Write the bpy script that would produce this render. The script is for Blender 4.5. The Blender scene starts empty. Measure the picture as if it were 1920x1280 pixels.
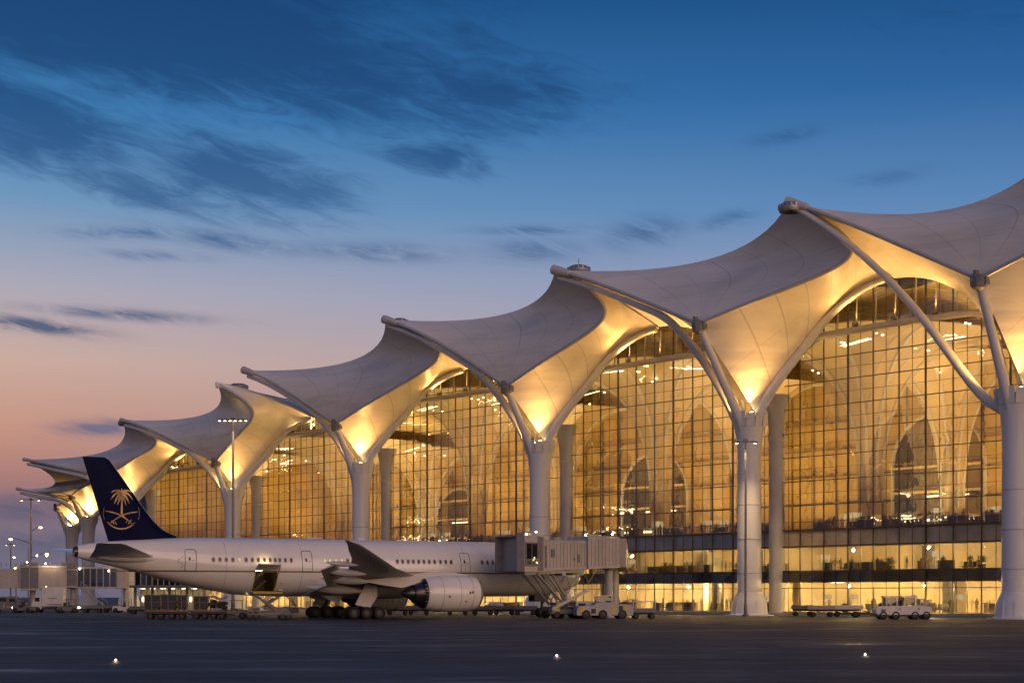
import bpy, math, random
from mathutils import Vector, Matrix
PI = math.pi
R = math.radians
rnd = random.Random(7)
sc = bpy.context.scene
COL = sc.collection

# ------------------------------------------------------------------ camera model (a 56 mm shift lens, eye 2.43 m above the apron)
F, EYE, YH, XC = 3000.0, 2.43, 1117.0, 960.0
def at(px, py, Z):
    return Vector(((px - XC) / F * Z, Z, EYE + (YH - py) / F * Z))
def gx(px, Z):
    return (px - XC) / F * Z

# ------------------------------------------------------------------ mesh helpers
class MB:
    def __init__(s):
        s.v = []; s.f = []; s.uv = {}; s.mi = []; s.cur = 0
    def face(s, idx, uv=None):
        s.f.append(tuple(idx)); s.mi.append(s.cur)
        if uv: s.uv[len(s.f) - 1] = uv
    def add(s, verts, faces):
        b = len(s.v); s.v.extend([tuple(p) for p in verts])
        for f in faces: s.face([b + i for i in f])
    def box(s, c, d, M=None, taper=None):
        x, y, z = (k / 2 for k in d)
        tx, ty = taper or (1, 1)
        P = [Vector((sx * x * (tx if sz > 0 else 1), sy * y * (ty if sz > 0 else 1), sz * z)) for sz in (-1, 1) for sx, sy in ((-1, -1), (1, -1), (1, 1), (-1, 1))]
        if M: P = [M @ p for p in P]
        P = [p + Vector(c) for p in P]
        s.add(P, [(3, 2, 1, 0), (4, 5, 6, 7), (0, 1, 5, 4), (1, 2, 6, 5), (2, 3, 7, 6), (3, 0, 4, 7)])
        return s
    def tube(s, pts, r, n=8, cap=True, sx=1.0):
        pts = [Vector(p) for p in pts]; m = len(pts)
        rr = r if isinstance(r, (list, tuple)) else [r] * m
        t0 = (pts[1] - pts[0]).normalized()
        up = Vector((0, 0, 1)) if abs(t0.z) < .9 else Vector((1, 0, 0))
        nrm = (up - t0 * up.dot(t0)).normalized(); b = len(s.v)
        for i, p in enumerate(pts):
            t = (pts[min(i + 1, m - 1)] - pts[max(i - 1, 0)]).normalized()
            nrm = (nrm - t * nrm.dot(t)).normalized(); bi = t.cross(nrm)
            for k in range(n):
                a = 2 * PI * k / n
                s.v.append(tuple(p + (nrm * math.cos(a) + bi * math.sin(a) * sx) * rr[i]))
        for i in range(m - 1):
            for k in range(n):
                k2 = (k + 1) % n
                s.face((b + i * n + k, b + i * n + k2, b + (i + 1) * n + k2, b + (i + 1) * n + k))
        if cap:
            s.face([b + k for k in range(n)][::-1]); s.face([b + (m - 1) * n + k for k in range(n)])
        return s
    def lathe(s, prof, n=24, M=None, c=(0, 0, 0), mod=None):
        # profile of (radius, height) turned about z, then M
        b = len(s.v); c = Vector(c)
        for i, (r, z) in enumerate(prof):
            for k in range(n):
                a = 2 * PI * k / n
                zz = z + (mod(i, k) if mod else 0)
                p = Vector((r * math.cos(a), r * math.sin(a), zz))
                if M: p = M @ p
                s.v.append(tuple(p + c))
        for i in range(len(prof) - 1):
            for k in range(n):
                k2 = (k + 1) % n
                s.face((b + i * n + k, b + i * n + k2, b + (i + 1) * n + k2, b + (i + 1) * n + k))
        return s
    def lid(s, prof_r, z, n=24, c=(0, 0, 0), flip=False, M=None):
        b = len(s.v); c = Vector(c)
        for k in range(n):
            p = Vector((prof_r * math.cos(2 * PI * k / n), prof_r * math.sin(2 * PI * k / n), z))
            if M: p = M @ p
            s.v.append(tuple(p + c))
        f = [b + k for k in range(n)]
        s.face(f[::-1] if flip else f); return s
    def grid(s, fn, nu, nv, skip=None):
        b = len(s.v)
        for i in range(nu + 1):
            for j in range(nv + 1):
                s.v.append(tuple(fn(i / nu, j / nv)))
        for i in range(nu):
            for j in range(nv):
                if skip and skip(i, j): continue
                q = (b + i * (nv + 1) + j, b + (i + 1) * (nv + 1) + j, b + (i + 1) * (nv + 1) + j + 1, b + i * (nv + 1) + j + 1)
                s.face(q, [(i / nu, j / nv), ((i + 1) / nu, j / nv), ((i + 1) / nu, (j + 1) / nv), (i / nu, (j + 1) / nv)])
        return s
    def rings(s, rs, caps=True):
        n = len(rs[0]); b = len(s.v)
        for r in rs: s.v.extend([tuple(p) for p in r])
        for i in range(len(rs) - 1):
            for k in range(n):
                k2 = (k + 1) % n
                s.face((b + i * n + k, b + i * n + k2, b + (i + 1) * n + k2, b + (i + 1) * n + k))
        if caps:
            s.face([b + k for k in range(n)][::-1]); s.face([b + (len(rs) - 1) * n + k for k in range(n)])
        return s
    def prism(s, poly, fn, thick):
        # a flat outline; fn(p, depth) places a 2-D point at a depth
        n = len(poly); b = len(s.v)
        for dth in (0, thick):
            s.v.extend([tuple(fn(p, dth)) for p in poly])
        s.face([b + n + k for k in range(n)]); s.face([b + k for k in range(n)][::-1])
        for k in range(n):
            k2 = (k + 1) % n
            s.face((b + k, b + k2, b + n + k2, b + n + k))
        return s
    def build(s, name, mat, parent=None, smooth=True, angle=35, bevel=0, thick=0):
        me = bpy.data.meshes.new(name)
        me.from_pydata(s.v, [], s.f)
        mats = mat if isinstance(mat, (list, tuple)) else [mat]
        for m in mats: me.materials.append(m)
        if len(mats) > 1:
            for p, i in zip(me.polygons, s.mi): p.material_index = i
        if s.uv:
            ul = me.uv_layers.new(name='UVMap')
            for p in me.polygons:
                u = s.uv.get(p.index)
                if u:
                    for li, q in zip(p.loop_indices, u): ul.data[li].uv = q
        me.update()
        if smooth:
            me.polygons.foreach_set('use_smooth', [True] * len(me.polygons))
            me.set_sharp_from_angle(angle=R(angle))
        o = bpy.data.objects.new(name, me); COL.objects.link(o)
        if parent: o.parent = parent
        if thick:
            md = o.modifiers.new('Solidify', 'SOLIDIFY'); md.thickness = thick; md.offset = 0
        if bevel:
            md = o.modifiers.new('Bevel', 'BEVEL'); md.width = bevel; md.segments = 2; md.limit_method = 'ANGLE'
        return o

def each(mb, name, mat, parent=None, smooth=True, **kw):
    # every loose piece of the mesh becomes an object of its own
    par = list(range(len(mb.v)))
    def find(a):
        while par[a] != a: par[a] = par[par[a]]; a = par[a]
        return a
    for f in mb.f:
        r = find(f[0])
        for i in f[1:]: par[find(i)] = r
    groups = {}
    for f in mb.f: groups.setdefault(find(f[0]), []).append(f)
    out = []
    for fs in groups.values():
        ids = sorted({i for f in fs for i in f}); mp = {i: k for k, i in enumerate(ids)}
        q = MB(); c = sum((Vector(mb.v[i]) for i in ids), Vector()) / len(ids)
        q.v = [tuple(Vector(mb.v[i]) - c) for i in ids]
        for f in fs: q.face([mp[i] for i in f])
        o = q.build(name, mat, parent, smooth, **kw); o.location = c; out.append(o)
    return out

def tag(o, label, cat, group=None, kind=None):
    o['label'] = label; o['category'] = cat
    if group: o['group'] = group
    if kind: o['kind'] = kind
    return o
def thing(name, label, cat, loc=(0, 0, 0), rz=0, group=None):
    o = bpy.data.objects.new(name, None); COL.objects.link(o)
    o.empty_display_size = .5; o.location = loc; o.rotation_euler = (0, 0, rz)
    return tag(o, label, cat, group)
def dup(o, parent=None, loc=None, rz=None, label=None, scale=None):
    c = o.copy(); COL.objects.link(c)
    if parent: c.parent = parent
    if loc is not None: c.location = loc
    if rz is not None: c.rotation_euler = (0, 0, rz)
    if label: c['label'] = label
    if scale: c.scale = scale
    for ch in list(o.children): dup(ch, c)
    return c
def bezier(P0, P1, P2, P3, t):
    return P0 * (1 - t) ** 3 + P1 * 3 * (1 - t) ** 2 * t + P2 * 3 * (1 - t) * t * t + P3 * t ** 3
def lerp(a, b, t): return a + (b - a) * t
RY90 = Matrix.Rotation(R(90), 3, 'Y')      # turns the lathe axis from z to x

# ------------------------------------------------------------------ materials
def nt_of(name):
    m = bpy.data.materials.new(name); m.use_nodes = True
    nt = m.node_tree; nt.nodes.clear()
    out = nt.nodes.new('ShaderNodeOutputMaterial')
    return m, nt, out
def N(nt, kind, **kw):
    n = nt.nodes.new(kind)
    for k, v in kw.items():
        if k.startswith('i_'): n.inputs[k[2:].replace('_', ' ')].default_value = v
        else: setattr(n, k, v)
    return n
def ramp(nt, stops, interp='LINEAR'):
    n = nt.nodes.new('ShaderNodeValToRGB'); cr = n.color_ramp; cr.interpolation = interp
    while len(cr.elements) < len(stops): cr.elements.new(.5)
    for e, (p, c) in zip(cr.elements, stops):
        e.position = p; e.color = (c, c, c, 1) if isinstance(c, (int, float)) else (*c, 1)
    return n
def paint(name, col, rough=.5, metal=0, var=.12, scale=1.5, bump=0, bscale=20, spec=.5, coat=0, stretch=(1, 1, 1), dirt=0):
    m, nt, out = nt_of(name); L = nt.links
    b = N(nt, 'ShaderNodeBsdfPrincipled'); L.new(b.outputs[0], out.inputs[0])
    b.inputs['Roughness'].default_value = rough; b.inputs['Metallic'].default_value = metal
    b.inputs['Specular IOR Level'].default_value = spec; b.inputs['Coat Weight'].default_value = coat
    tc = N(nt, 'ShaderNodeTexCoord'); mp = N(nt, 'ShaderNodeMapping'); mp.inputs['Scale'].default_value = stretch
    L.new(tc.outputs['Object'], mp.inputs[0])
    nz = N(nt, 'ShaderNodeTexNoise', i_Scale=scale, i_Detail=6.0, i_Roughness=.6); L.new(mp.outputs[0], nz.inputs['Vector'])
    lo = [c * (1 - var) for c in col]; hi = [min(1, c * (1 + var)) for c in col]
    rp = ramp(nt, [(.3, lo), (.7, hi)]); L.new(nz.outputs['Fac'], rp.inputs[0])
    last = rp.outputs[0]
    if dirt:
        n2 = N(nt, 'ShaderNodeTexNoise', i_Scale=scale * .6, i_Detail=8.0, i_Roughness=.7)
        mp2 = N(nt, 'ShaderNodeMapping'); mp2.inputs['Scale'].default_value = (3, 3, .5)
        L.new(tc.outputs['Object'], mp2.inputs[0]); L.new(mp2.outputs[0], n2.inputs['Vector'])
        r2 = ramp(nt, [(.45, 0.0), (.75, dirt)]); L.new(n2.outputs['Fac'], r2.inputs[0])
        mx = N(nt, 'ShaderNodeMixRGB'); mx.inputs[2].default_value = (.1, .085, .07, 1)
        L.new(r2.outputs[0], mx.inputs[0]); L.new(last, mx.inputs[1]); last = mx.outputs[0]
    L.new(last, b.inputs['Base Color'])
    mr = N(nt, 'ShaderNodeMapRange'); mr.inputs['To Min'].default_value = max(0, rough - .08); mr.inputs['To Max'].default_value = min(1, rough + .1)
    L.new(nz.outputs['Fac'], mr.inputs['Value']); L.new(mr.outputs[0], b.inputs['Roughness'])
    if bump:
        n3 = N(nt, 'ShaderNodeTexNoise', i_Scale=bscale, i_Detail=4.0); L.new(mp.outputs[0], n3.inputs['Vector'])
        bp = N(nt, 'ShaderNodeBump', i_Strength=bump, i_Distance=.05); L.new(n3.outputs['Fac'], bp.inputs['Height']); L.new(bp.outputs[0], b.inputs['Normal'])
    return m
def glow(name, col, strength):
    m, nt, out = nt_of(name)
    e = N(nt, 'ShaderNodeEmission', i_Color=(*col, 1), i_Strength=strength); nt.links.new(e.outputs[0], out.inputs[0])
    return m
def glass(name, tint=(.92, .9, .84), refl=.1, bscale=.35, bump=.05, rough=.01, wavy=0.0):
    m, nt, out = nt_of(name); L = nt.links
    tr = N(nt, 'ShaderNodeBsdfTransparent', i_Color=(*tint, 1)); gl = N(nt, 'ShaderNodeBsdfGlossy', i_Roughness=rough)
    fr = N(nt, 'ShaderNodeFresnel', i_IOR=1.5)
    mx = N(nt, 'ShaderNodeMixShader'); ad = N(nt, 'ShaderNodeMath', operation='ADD', use_clamp=True); ad.inputs[1].default_value = refl
    tc = N(nt, 'ShaderNodeTexCoord'); nz = N(nt, 'ShaderNodeTexNoise', i_Scale=bscale, i_Detail=2.0)
    L.new(tc.outputs['Object'], nz.inputs['Vector'])
    bp = N(nt, 'ShaderNodeBump', i_Strength=bump, i_Distance=1.0); L.new(nz.outputs['Fac'], bp.inputs['Height'])
    L.new(bp.outputs[0], gl.inputs['Normal']); L.new(fr.outputs[0], ad.inputs[0])
    thru = tr.outputs[0]
    if wavy:
        # each pane has its own slight tint, and the glazing bends what is seen through it
        sc_ = N(nt, 'ShaderNodeVectorMath', operation='MULTIPLY'); sc_.inputs[1].default_value = (1 / 3.66, 0, 1 / 3.0); L.new(tc.outputs['Object'], sc_.inputs[0])
        fl = N(nt, 'ShaderNodeVectorMath', operation='FLOOR'); L.new(sc_.outputs[0], fl.inputs[0])
        wn = N(nt, 'ShaderNodeTexWhiteNoise', noise_dimensions='3D'); L.new(fl.outputs[0], wn.inputs['Vector'])
        rp = ramp(nt, [(0, [c * .8 for c in tint]), (1, tint)]); L.new(wn.outputs['Value'], rp.inputs[0]); L.new(rp.outputs[0], tr.inputs[0])
        rf = N(nt, 'ShaderNodeBsdfRefraction', i_IOR=1.12, i_Roughness=0.0); L.new(rp.outputs[0], rf.inputs[0])
        n2 = N(nt, 'ShaderNodeTexNoise', i_Scale=.55, i_Detail=1.5, i_Distortion=.4); L.new(tc.outputs['Object'], n2.inputs['Vector'])
        b2 = N(nt, 'ShaderNodeBump', i_Strength=.22, i_Distance=1.0); L.new(n2.outputs['Fac'], b2.inputs['Height']); L.new(b2.outputs[0], rf.inputs['Normal'])
        m2 = N(nt, 'ShaderNodeMixShader'); m2.inputs[0].default_value = wavy; L.new(tr.outputs[0], m2.inputs[1]); L.new(rf.outputs[0], m2.inputs[2]); thru = m2.outputs[0]
    L.new(ad.outputs[0], mx.inputs[0]); L.new(thru, mx.inputs[1]); L.new(gl.outputs[0], mx.inputs[2]); L.new(mx.outputs[0], out.inputs[0])
    return m
def membrane(name, col=(.74, .695, .625), trans=.3, seams=(), rough=.55):
    m, nt, out = nt_of(name); L = nt.links
    uv = N(nt, 'ShaderNodeUVMap'); sep = N(nt, 'ShaderNodeSeparateXYZ'); L.new(uv.outputs[0], sep.inputs[0])
    tc = N(nt, 'ShaderNodeTexCoord')
    mp = N(nt, 'ShaderNodeMapping'); mp.inputs['Scale'].default_value = (.25, .25, 1.2); L.new(tc.outputs['Object'], mp.inputs[0])
    nz = N(nt, 'ShaderNodeTexNoise', i_Scale=.35, i_Detail=7.0, i_Roughness=.62, i_Distortion=.6); L.new(mp.outputs[0], nz.inputs['Vector'])
    rp = ramp(nt, [(.3, [c * .82 for c in col]), (.55, col), (.75, [min(1, c * 1.06) for c in col])]); L.new(nz.outputs['Fac'], rp.inputs[0])
    last = rp.outputs[0]; acc = None
    for axis, pos, w in seams:      # welded seams between the cloth panels
        d = N(nt, 'ShaderNodeMath', operation='SUBTRACT'); d.inputs[1].default_value = pos; L.new(sep.outputs[axis], d.inputs[0])
        a = N(nt, 'ShaderNodeMath', operation='ABSOLUTE'); L.new(d.outputs[0], a.inputs[0])
        c = N(nt, 'ShaderNodeMath', operation='LESS_THAN'); c.inputs[1].default_value = w; L.new(a.outputs[0], c.inputs[0])
        if acc is None: acc = c.outputs[0]
        else:
            q = N(nt, 'ShaderNodeMath', operation='MAXIMUM'); L.new(acc, q.inputs[0]); L.new(c.outputs[0], q.inputs[1]); acc = q.outputs[0]
    if acc is not None:
        k = N(nt, 'ShaderNodeMath', operation='MULTIPLY'); k.inputs[1].default_value = .3; L.new(acc, k.inputs[0])
        mx = N(nt, 'ShaderNodeMixRGB'); mx.inputs[2].default_value = (.16, .15, .14, 1); L.new(k.outputs[0], mx.inputs[0]); L.new(last, mx.inputs[1]); last = mx.outputs[0]
    n2 = N(nt, 'ShaderNodeTexNoise', i_Scale=.5, i_Detail=3.0); L.new(mp.outputs[0], n2.inputs['Vector'])
    bp = N(nt, 'ShaderNodeBump', i_Strength=.5, i_Distance=.5); L.new(n2.outputs['Fac'], bp.inputs['Height'])
    b = N(nt, 'ShaderNodeBsdfPrincipled'); b.inputs['Roughness'].default_value = rough; b.inputs['Specular IOR Level'].default_value = .35
    tl = N(nt, 'ShaderNodeBsdfTranslucent'); L.new(last, b.inputs['Base Color']); L.new(last, tl.inputs[0])
    L.new(bp.outputs[0], b.inputs['Normal']); L.new(bp.outputs[0], tl.inputs['Normal'])
    mx = N(nt, 'ShaderNodeMixShader'); mx.inputs[0].default_value = trans
    L.new(b.outputs[0], mx.inputs[1]); L.new(tl.outputs[0], mx.inputs[2]); L.new(mx.outputs[0], out.inputs[0])
    return m

M = {}
M['column'] = paint('white_column_paint', (.72, .71, .7), .45, var=.05, scale=.4, stretch=(1, 1, .15), dirt=.15)
M['steel'] = paint('white_steel_tube', (.7, .69, .67), .4, var=.06, scale=.6, dirt=.1)
M['edge'] = paint('grey_edge_tube', (.46, .44, .42), .4, var=.1, scale=.8)
M['node'] = paint('grey_cast_node', (.2, .19, .18), .5, metal=.3, var=.3, scale=3)
M['saddle'] = membrane('white_roof_membrane', trans=.1, seams=[(1, .5, .003), (1, .2, .0022), (1, .8, .0022), (1, .35, .0014), (1, .65, .0014), (0, .3, .002), (0, .5, .0022), (0, .7, .002), (0, .86, .0016)])
M['vault'] = membrane('white_vault_membrane', (.8, .75, .66), trans=.08, seams=[(0, .1, .0026), (0, .2, .0026), (0, .3, .0026), (0, .42, .0022), (0, .55, .0022), (0, .7, .002), (0, .85, .002), (1, .5, .003)], rough=.45)
M['mull'] = paint('bronze_mullion', (.12, .09, .055), .4, metal=.4, var=.2)
M['beam'] = paint('grey_arch_beam', (.45, .43, .4), .4, metal=.2, var=.1)
M['glass'] = glass('facade_glass', (.95, .92, .84), .05, wavy=.35)
M['spandrel'] = paint('lit_tan_spandrel', (.5, .38, .23), .35, var=.3, scale=.3)  # tan colour stands in for indoor light showing through these bands
M['spandrel_b'] = paint('slate_spandrel', (.26, .28, .28), .35, var=.25, scale=.3)
M['glass_d'] = glass('dark_glass', (.3, .34, .34), .05)
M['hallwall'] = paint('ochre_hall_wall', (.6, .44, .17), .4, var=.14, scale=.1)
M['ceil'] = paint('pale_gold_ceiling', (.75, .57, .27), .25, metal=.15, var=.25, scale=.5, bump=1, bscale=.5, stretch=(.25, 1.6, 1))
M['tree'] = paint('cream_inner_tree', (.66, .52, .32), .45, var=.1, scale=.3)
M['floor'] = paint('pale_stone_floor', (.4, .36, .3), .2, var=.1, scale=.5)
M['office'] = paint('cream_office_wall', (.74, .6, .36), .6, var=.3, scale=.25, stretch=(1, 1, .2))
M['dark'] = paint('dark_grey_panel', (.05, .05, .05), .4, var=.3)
M['smoke'] = paint('smoked_panel', (.36, .3, .2), .3, var=.3, scale=.4)
M['conc'] = paint('pale_concrete', (.42, .4, .37), .7, var=.15, scale=.8, bump=.2, dirt=.3)
M['strip'] = glow('strip_lamp', (1, .8, .48), 7)
M['cool'] = glow('office_lamp', (1, .88, .6), 9)
M['flood'] = glow('flood_lamp', (1, .74, .36), 60)
M['mastlamp'] = glow('mast_lamp', (1, .58, .2), 22)
M['tiny'] = glow('small_lamp', (1, .72, .35), 25)
M['white_l'] = glow('white_lamp', (1, .95, .8), 25)
M['body'] = paint('aircraft_white', (.74, .71, .66), .22, var=.04, scale=.25, coat=.3, dirt=.06)
M['grey'] = paint('aircraft_grey', (.5, .48, .46), .35, var=.08, scale=.4)
M['navy'] = paint('fin_navy', (.0015, .004, .03), .5, var=.08, spec=.06)
M['gold'] = paint('fin_gold', (.6, .36, .11), .35, var=.08)
M['goldline'] = paint('cheat_line_gold', (.2, .13, .05), .4)
M['wind'] = paint('cabin_window', (.025, .025, .03), .12)
M['pilaster'] = paint('grey_pilaster', (.5, .47, .43), .45, var=.1, scale=.5, dirt=.2)
M['line'] = paint('panel_gap', (.08, .08, .08), .5)
M['green'] = paint('flag_green', (.01, .13, .06), .4)
M['chrome'] = paint('bare_metal', (.55, .54, .52), .22, metal=.9, var=.1)
M['nozzle'] = paint('burnt_nozzle', (.07, .07, .075), .3, metal=.8, var=.2)
M['tyre'] = paint('tyre_rubber', (.012, .012, .012), .75, var=.3)
M['hub'] = paint('wheel_hub', (.045, .045, .045), .45, metal=.5)
M['galv'] = paint('galvanised_steel', (.3, .3, .31), .45, metal=.6, var=.2)
M['bridge'] = paint('bridge_panel', (.4, .365, .34), .42, var=.1, scale=.5, stretch=(1, 1, .3), dirt=.25)
M['bridge_d'] = paint('bridge_dark', (.14, .14, .15), .5, var=.2)
M['bellow'] = paint('bellows_fabric', (.16, .16, .18), .7, var=.2)
M['vwhite'] = paint('vehicle_white', (.62, .6, .57), .35, var=.08, dirt=.25)
M['vgrey'] = paint('vehicle_grey', (.13, .13, .135), .4, var=.15, dirt=.2)
M['yellow'] = paint('safety_yellow', (.6, .4, .03), .45, var=.15)
M['orange'] = paint('work_orange', (.3, .1, .025), .45, var=.15)
M['uld'] = paint('container_dark', (.008, .011, .018), .5, metal=0, var=.3, dirt=.3)
M['black'] = paint('black_steel', (.02, .02, .02), .5, var=.3)
M['mast'] = paint('mast_grey', (.16, .15, .14), .45, metal=.4)
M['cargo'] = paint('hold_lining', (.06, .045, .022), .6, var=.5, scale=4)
M['p_dark'] = paint('dark_clothes', (.03, .028, .03), .8, var=.4, scale=3)
M['p_mid'] = paint('tan_clothes', (.2, .14, .09), .8, var=.3, scale=3)
M['p_light'] = paint('pale_robe', (.6, .56, .5), .8, var=.1, scale=3)
M['leaf'] = paint('indoor_leaf', (.03, .06, .015), .5, var=.5, scale=6)
M['screen'] = glow('lit_screen', (.9, .68, .36), .7)

# apron
def mat_apron():
    m, nt, out = nt_of('apron_tarmac'); L = nt.links
    b = N(nt, 'ShaderNodeBsdfPrincipled'); L.new(b.outputs[0], out.inputs[0]); b.inputs['Specular IOR Level'].default_value = .42
    tc = N(nt, 'ShaderNodeTexCoord')
    n1 = N(nt, 'ShaderNodeTexNoise', i_Scale=.035, i_Detail=6.0, i_Roughness=.6); L.new(tc.outputs['Object'], n1.inputs['Vector'])
    mp = N(nt, 'ShaderNodeMapping'); mp.inputs['Scale'].default_value = (.5, 1.1, 1); mp.inputs['Rotation'].default_value = (0, 0, R(-4)); L.new(tc.outputs['Object'], mp.inputs[0])
    n2 = N(nt, 'ShaderNodeTexNoise', i_Scale=.16, i_Detail=8.0, i_Roughness=.65); L.new(mp.outputs[0], n2.inputs['Vector'])
    n3 = N(nt, 'ShaderNodeTexNoise', i_Scale=9.0, i_Detail=3.0); L.new(tc.outputs['Object'], n3.inputs['Vector'])
    mix = N(nt, 'ShaderNodeMixRGB', blend_type='MULTIPLY'); mix.inputs[0].default_value = .9
    r1 = ramp(nt, [(.3, (.022, .023, .026)), (.7, (.058, .057, .058))]); L.new(n1.outputs['Fac'], r1.inputs[0])
    r2 = ramp(nt, [(.35, .7), (.5, .95), (.68, 1.2)]); L.new(n2.outputs['Fac'], r2.inputs[0])
    L.new(r1.outputs[0], mix.inputs[1]); L.new(r2.outputs[0], mix.inputs[2])
    # slab joints of the pavement
    br = N(nt, 'ShaderNodeTexBrick', i_Scale=1.0); br.offset = 0; br.inputs['Mortar Size'].default_value = .05; br.inputs['Brick Width'].default_value = 7.5; br.inputs['Row Height'].default_value = 7.5
    mpb = N(nt, 'ShaderNodeMapping'); mpb.inputs['Rotation'].default_value = (0, 0, R(-28)); L.new(tc.outputs['Object'], mpb.inputs[0]); L.new(mpb.outputs[0], br.inputs['Vector'])
    mj = N(nt, 'ShaderNodeMixRGB'); mj.inputs[2].default_value = (.014, .014, .014, 1)
    mm = N(nt, 'ShaderNodeMath', operation='MULTIPLY'); mm.inputs[1].default_value = .7; L.new(br.outputs['Fac'], mm.inputs[0]); L.new(mm.outputs[0], mj.inputs[0]); L.new(mix.outputs[0], mj.inputs[1])
    # oil drips and rubber marks
    n5 = N(nt, 'ShaderNodeTexNoise', i_Scale=.55, i_Detail=4.0, i_Roughness=.5); L.new(tc.outputs['Object'], n5.inputs['Vector'])
    r5 = ramp(nt, [(.62, 0.0), (.7, .65)]); L.new(n5.outputs['Fac'], r5.inputs[0])
    wv = N(nt, 'ShaderNodeTexNoise', i_Scale=1.0, i_Detail=3.0); mpw = N(nt, 'ShaderNodeMapping'); mpw.inputs['Scale'].default_value = (.03, 2.2, 1); mpw.inputs['Rotation'].default_value = (0, 0, R(-26)); L.new(tc.outputs['Object'], mpw.inputs[0]); L.new(mpw.outputs[0], wv.inputs['Vector'])
    rw = ramp(nt, [(.6, 0.0), (.72, .6)]); L.new(wv.outputs['Fac'], rw.inputs[0])
    mxs = N(nt, 'ShaderNodeMath', operation='MAXIMUM'); L.new(r5.outputs[0], mxs.inputs[0]); L.new(rw.outputs[0], mxs.inputs[1])
    ms = N(nt, 'ShaderNodeMixRGB'); ms.inputs[2].default_value = (.016, .015, .015, 1); L.new(mxs.outputs[0], ms.inputs[0]); L.new(mj.outputs[0], ms.inputs[1])
    L.new(ms.outputs[0], b.inputs['Base Color'])
    rr = ramp(nt, [(.3, .8), (.55, .66), (.68, .34), (.8, .22)]); L.new(n2.outputs['Fac'], rr.inputs[0]); L.new(rr.outputs[0], b.inputs['Roughness'])
    ad = N(nt, 'ShaderNodeMath', operation='ADD'); L.new(n2.outputs['Fac'], ad.inputs[0]); L.new(n3.outputs['Fac'], ad.inputs[1])
    bp = N(nt, 'ShaderNodeBump', i_Strength=.3, i_Distance=.03); L.new(ad.outputs[0], bp.inputs['Height']); L.new(bp.outputs[0], b.inputs['Normal'])
    return m
M['apron'] = mat_apron()
M['taxiline'] = paint('worn_line_paint', (.24, .2, .1), .6, var=.5, scale=.8)

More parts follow.
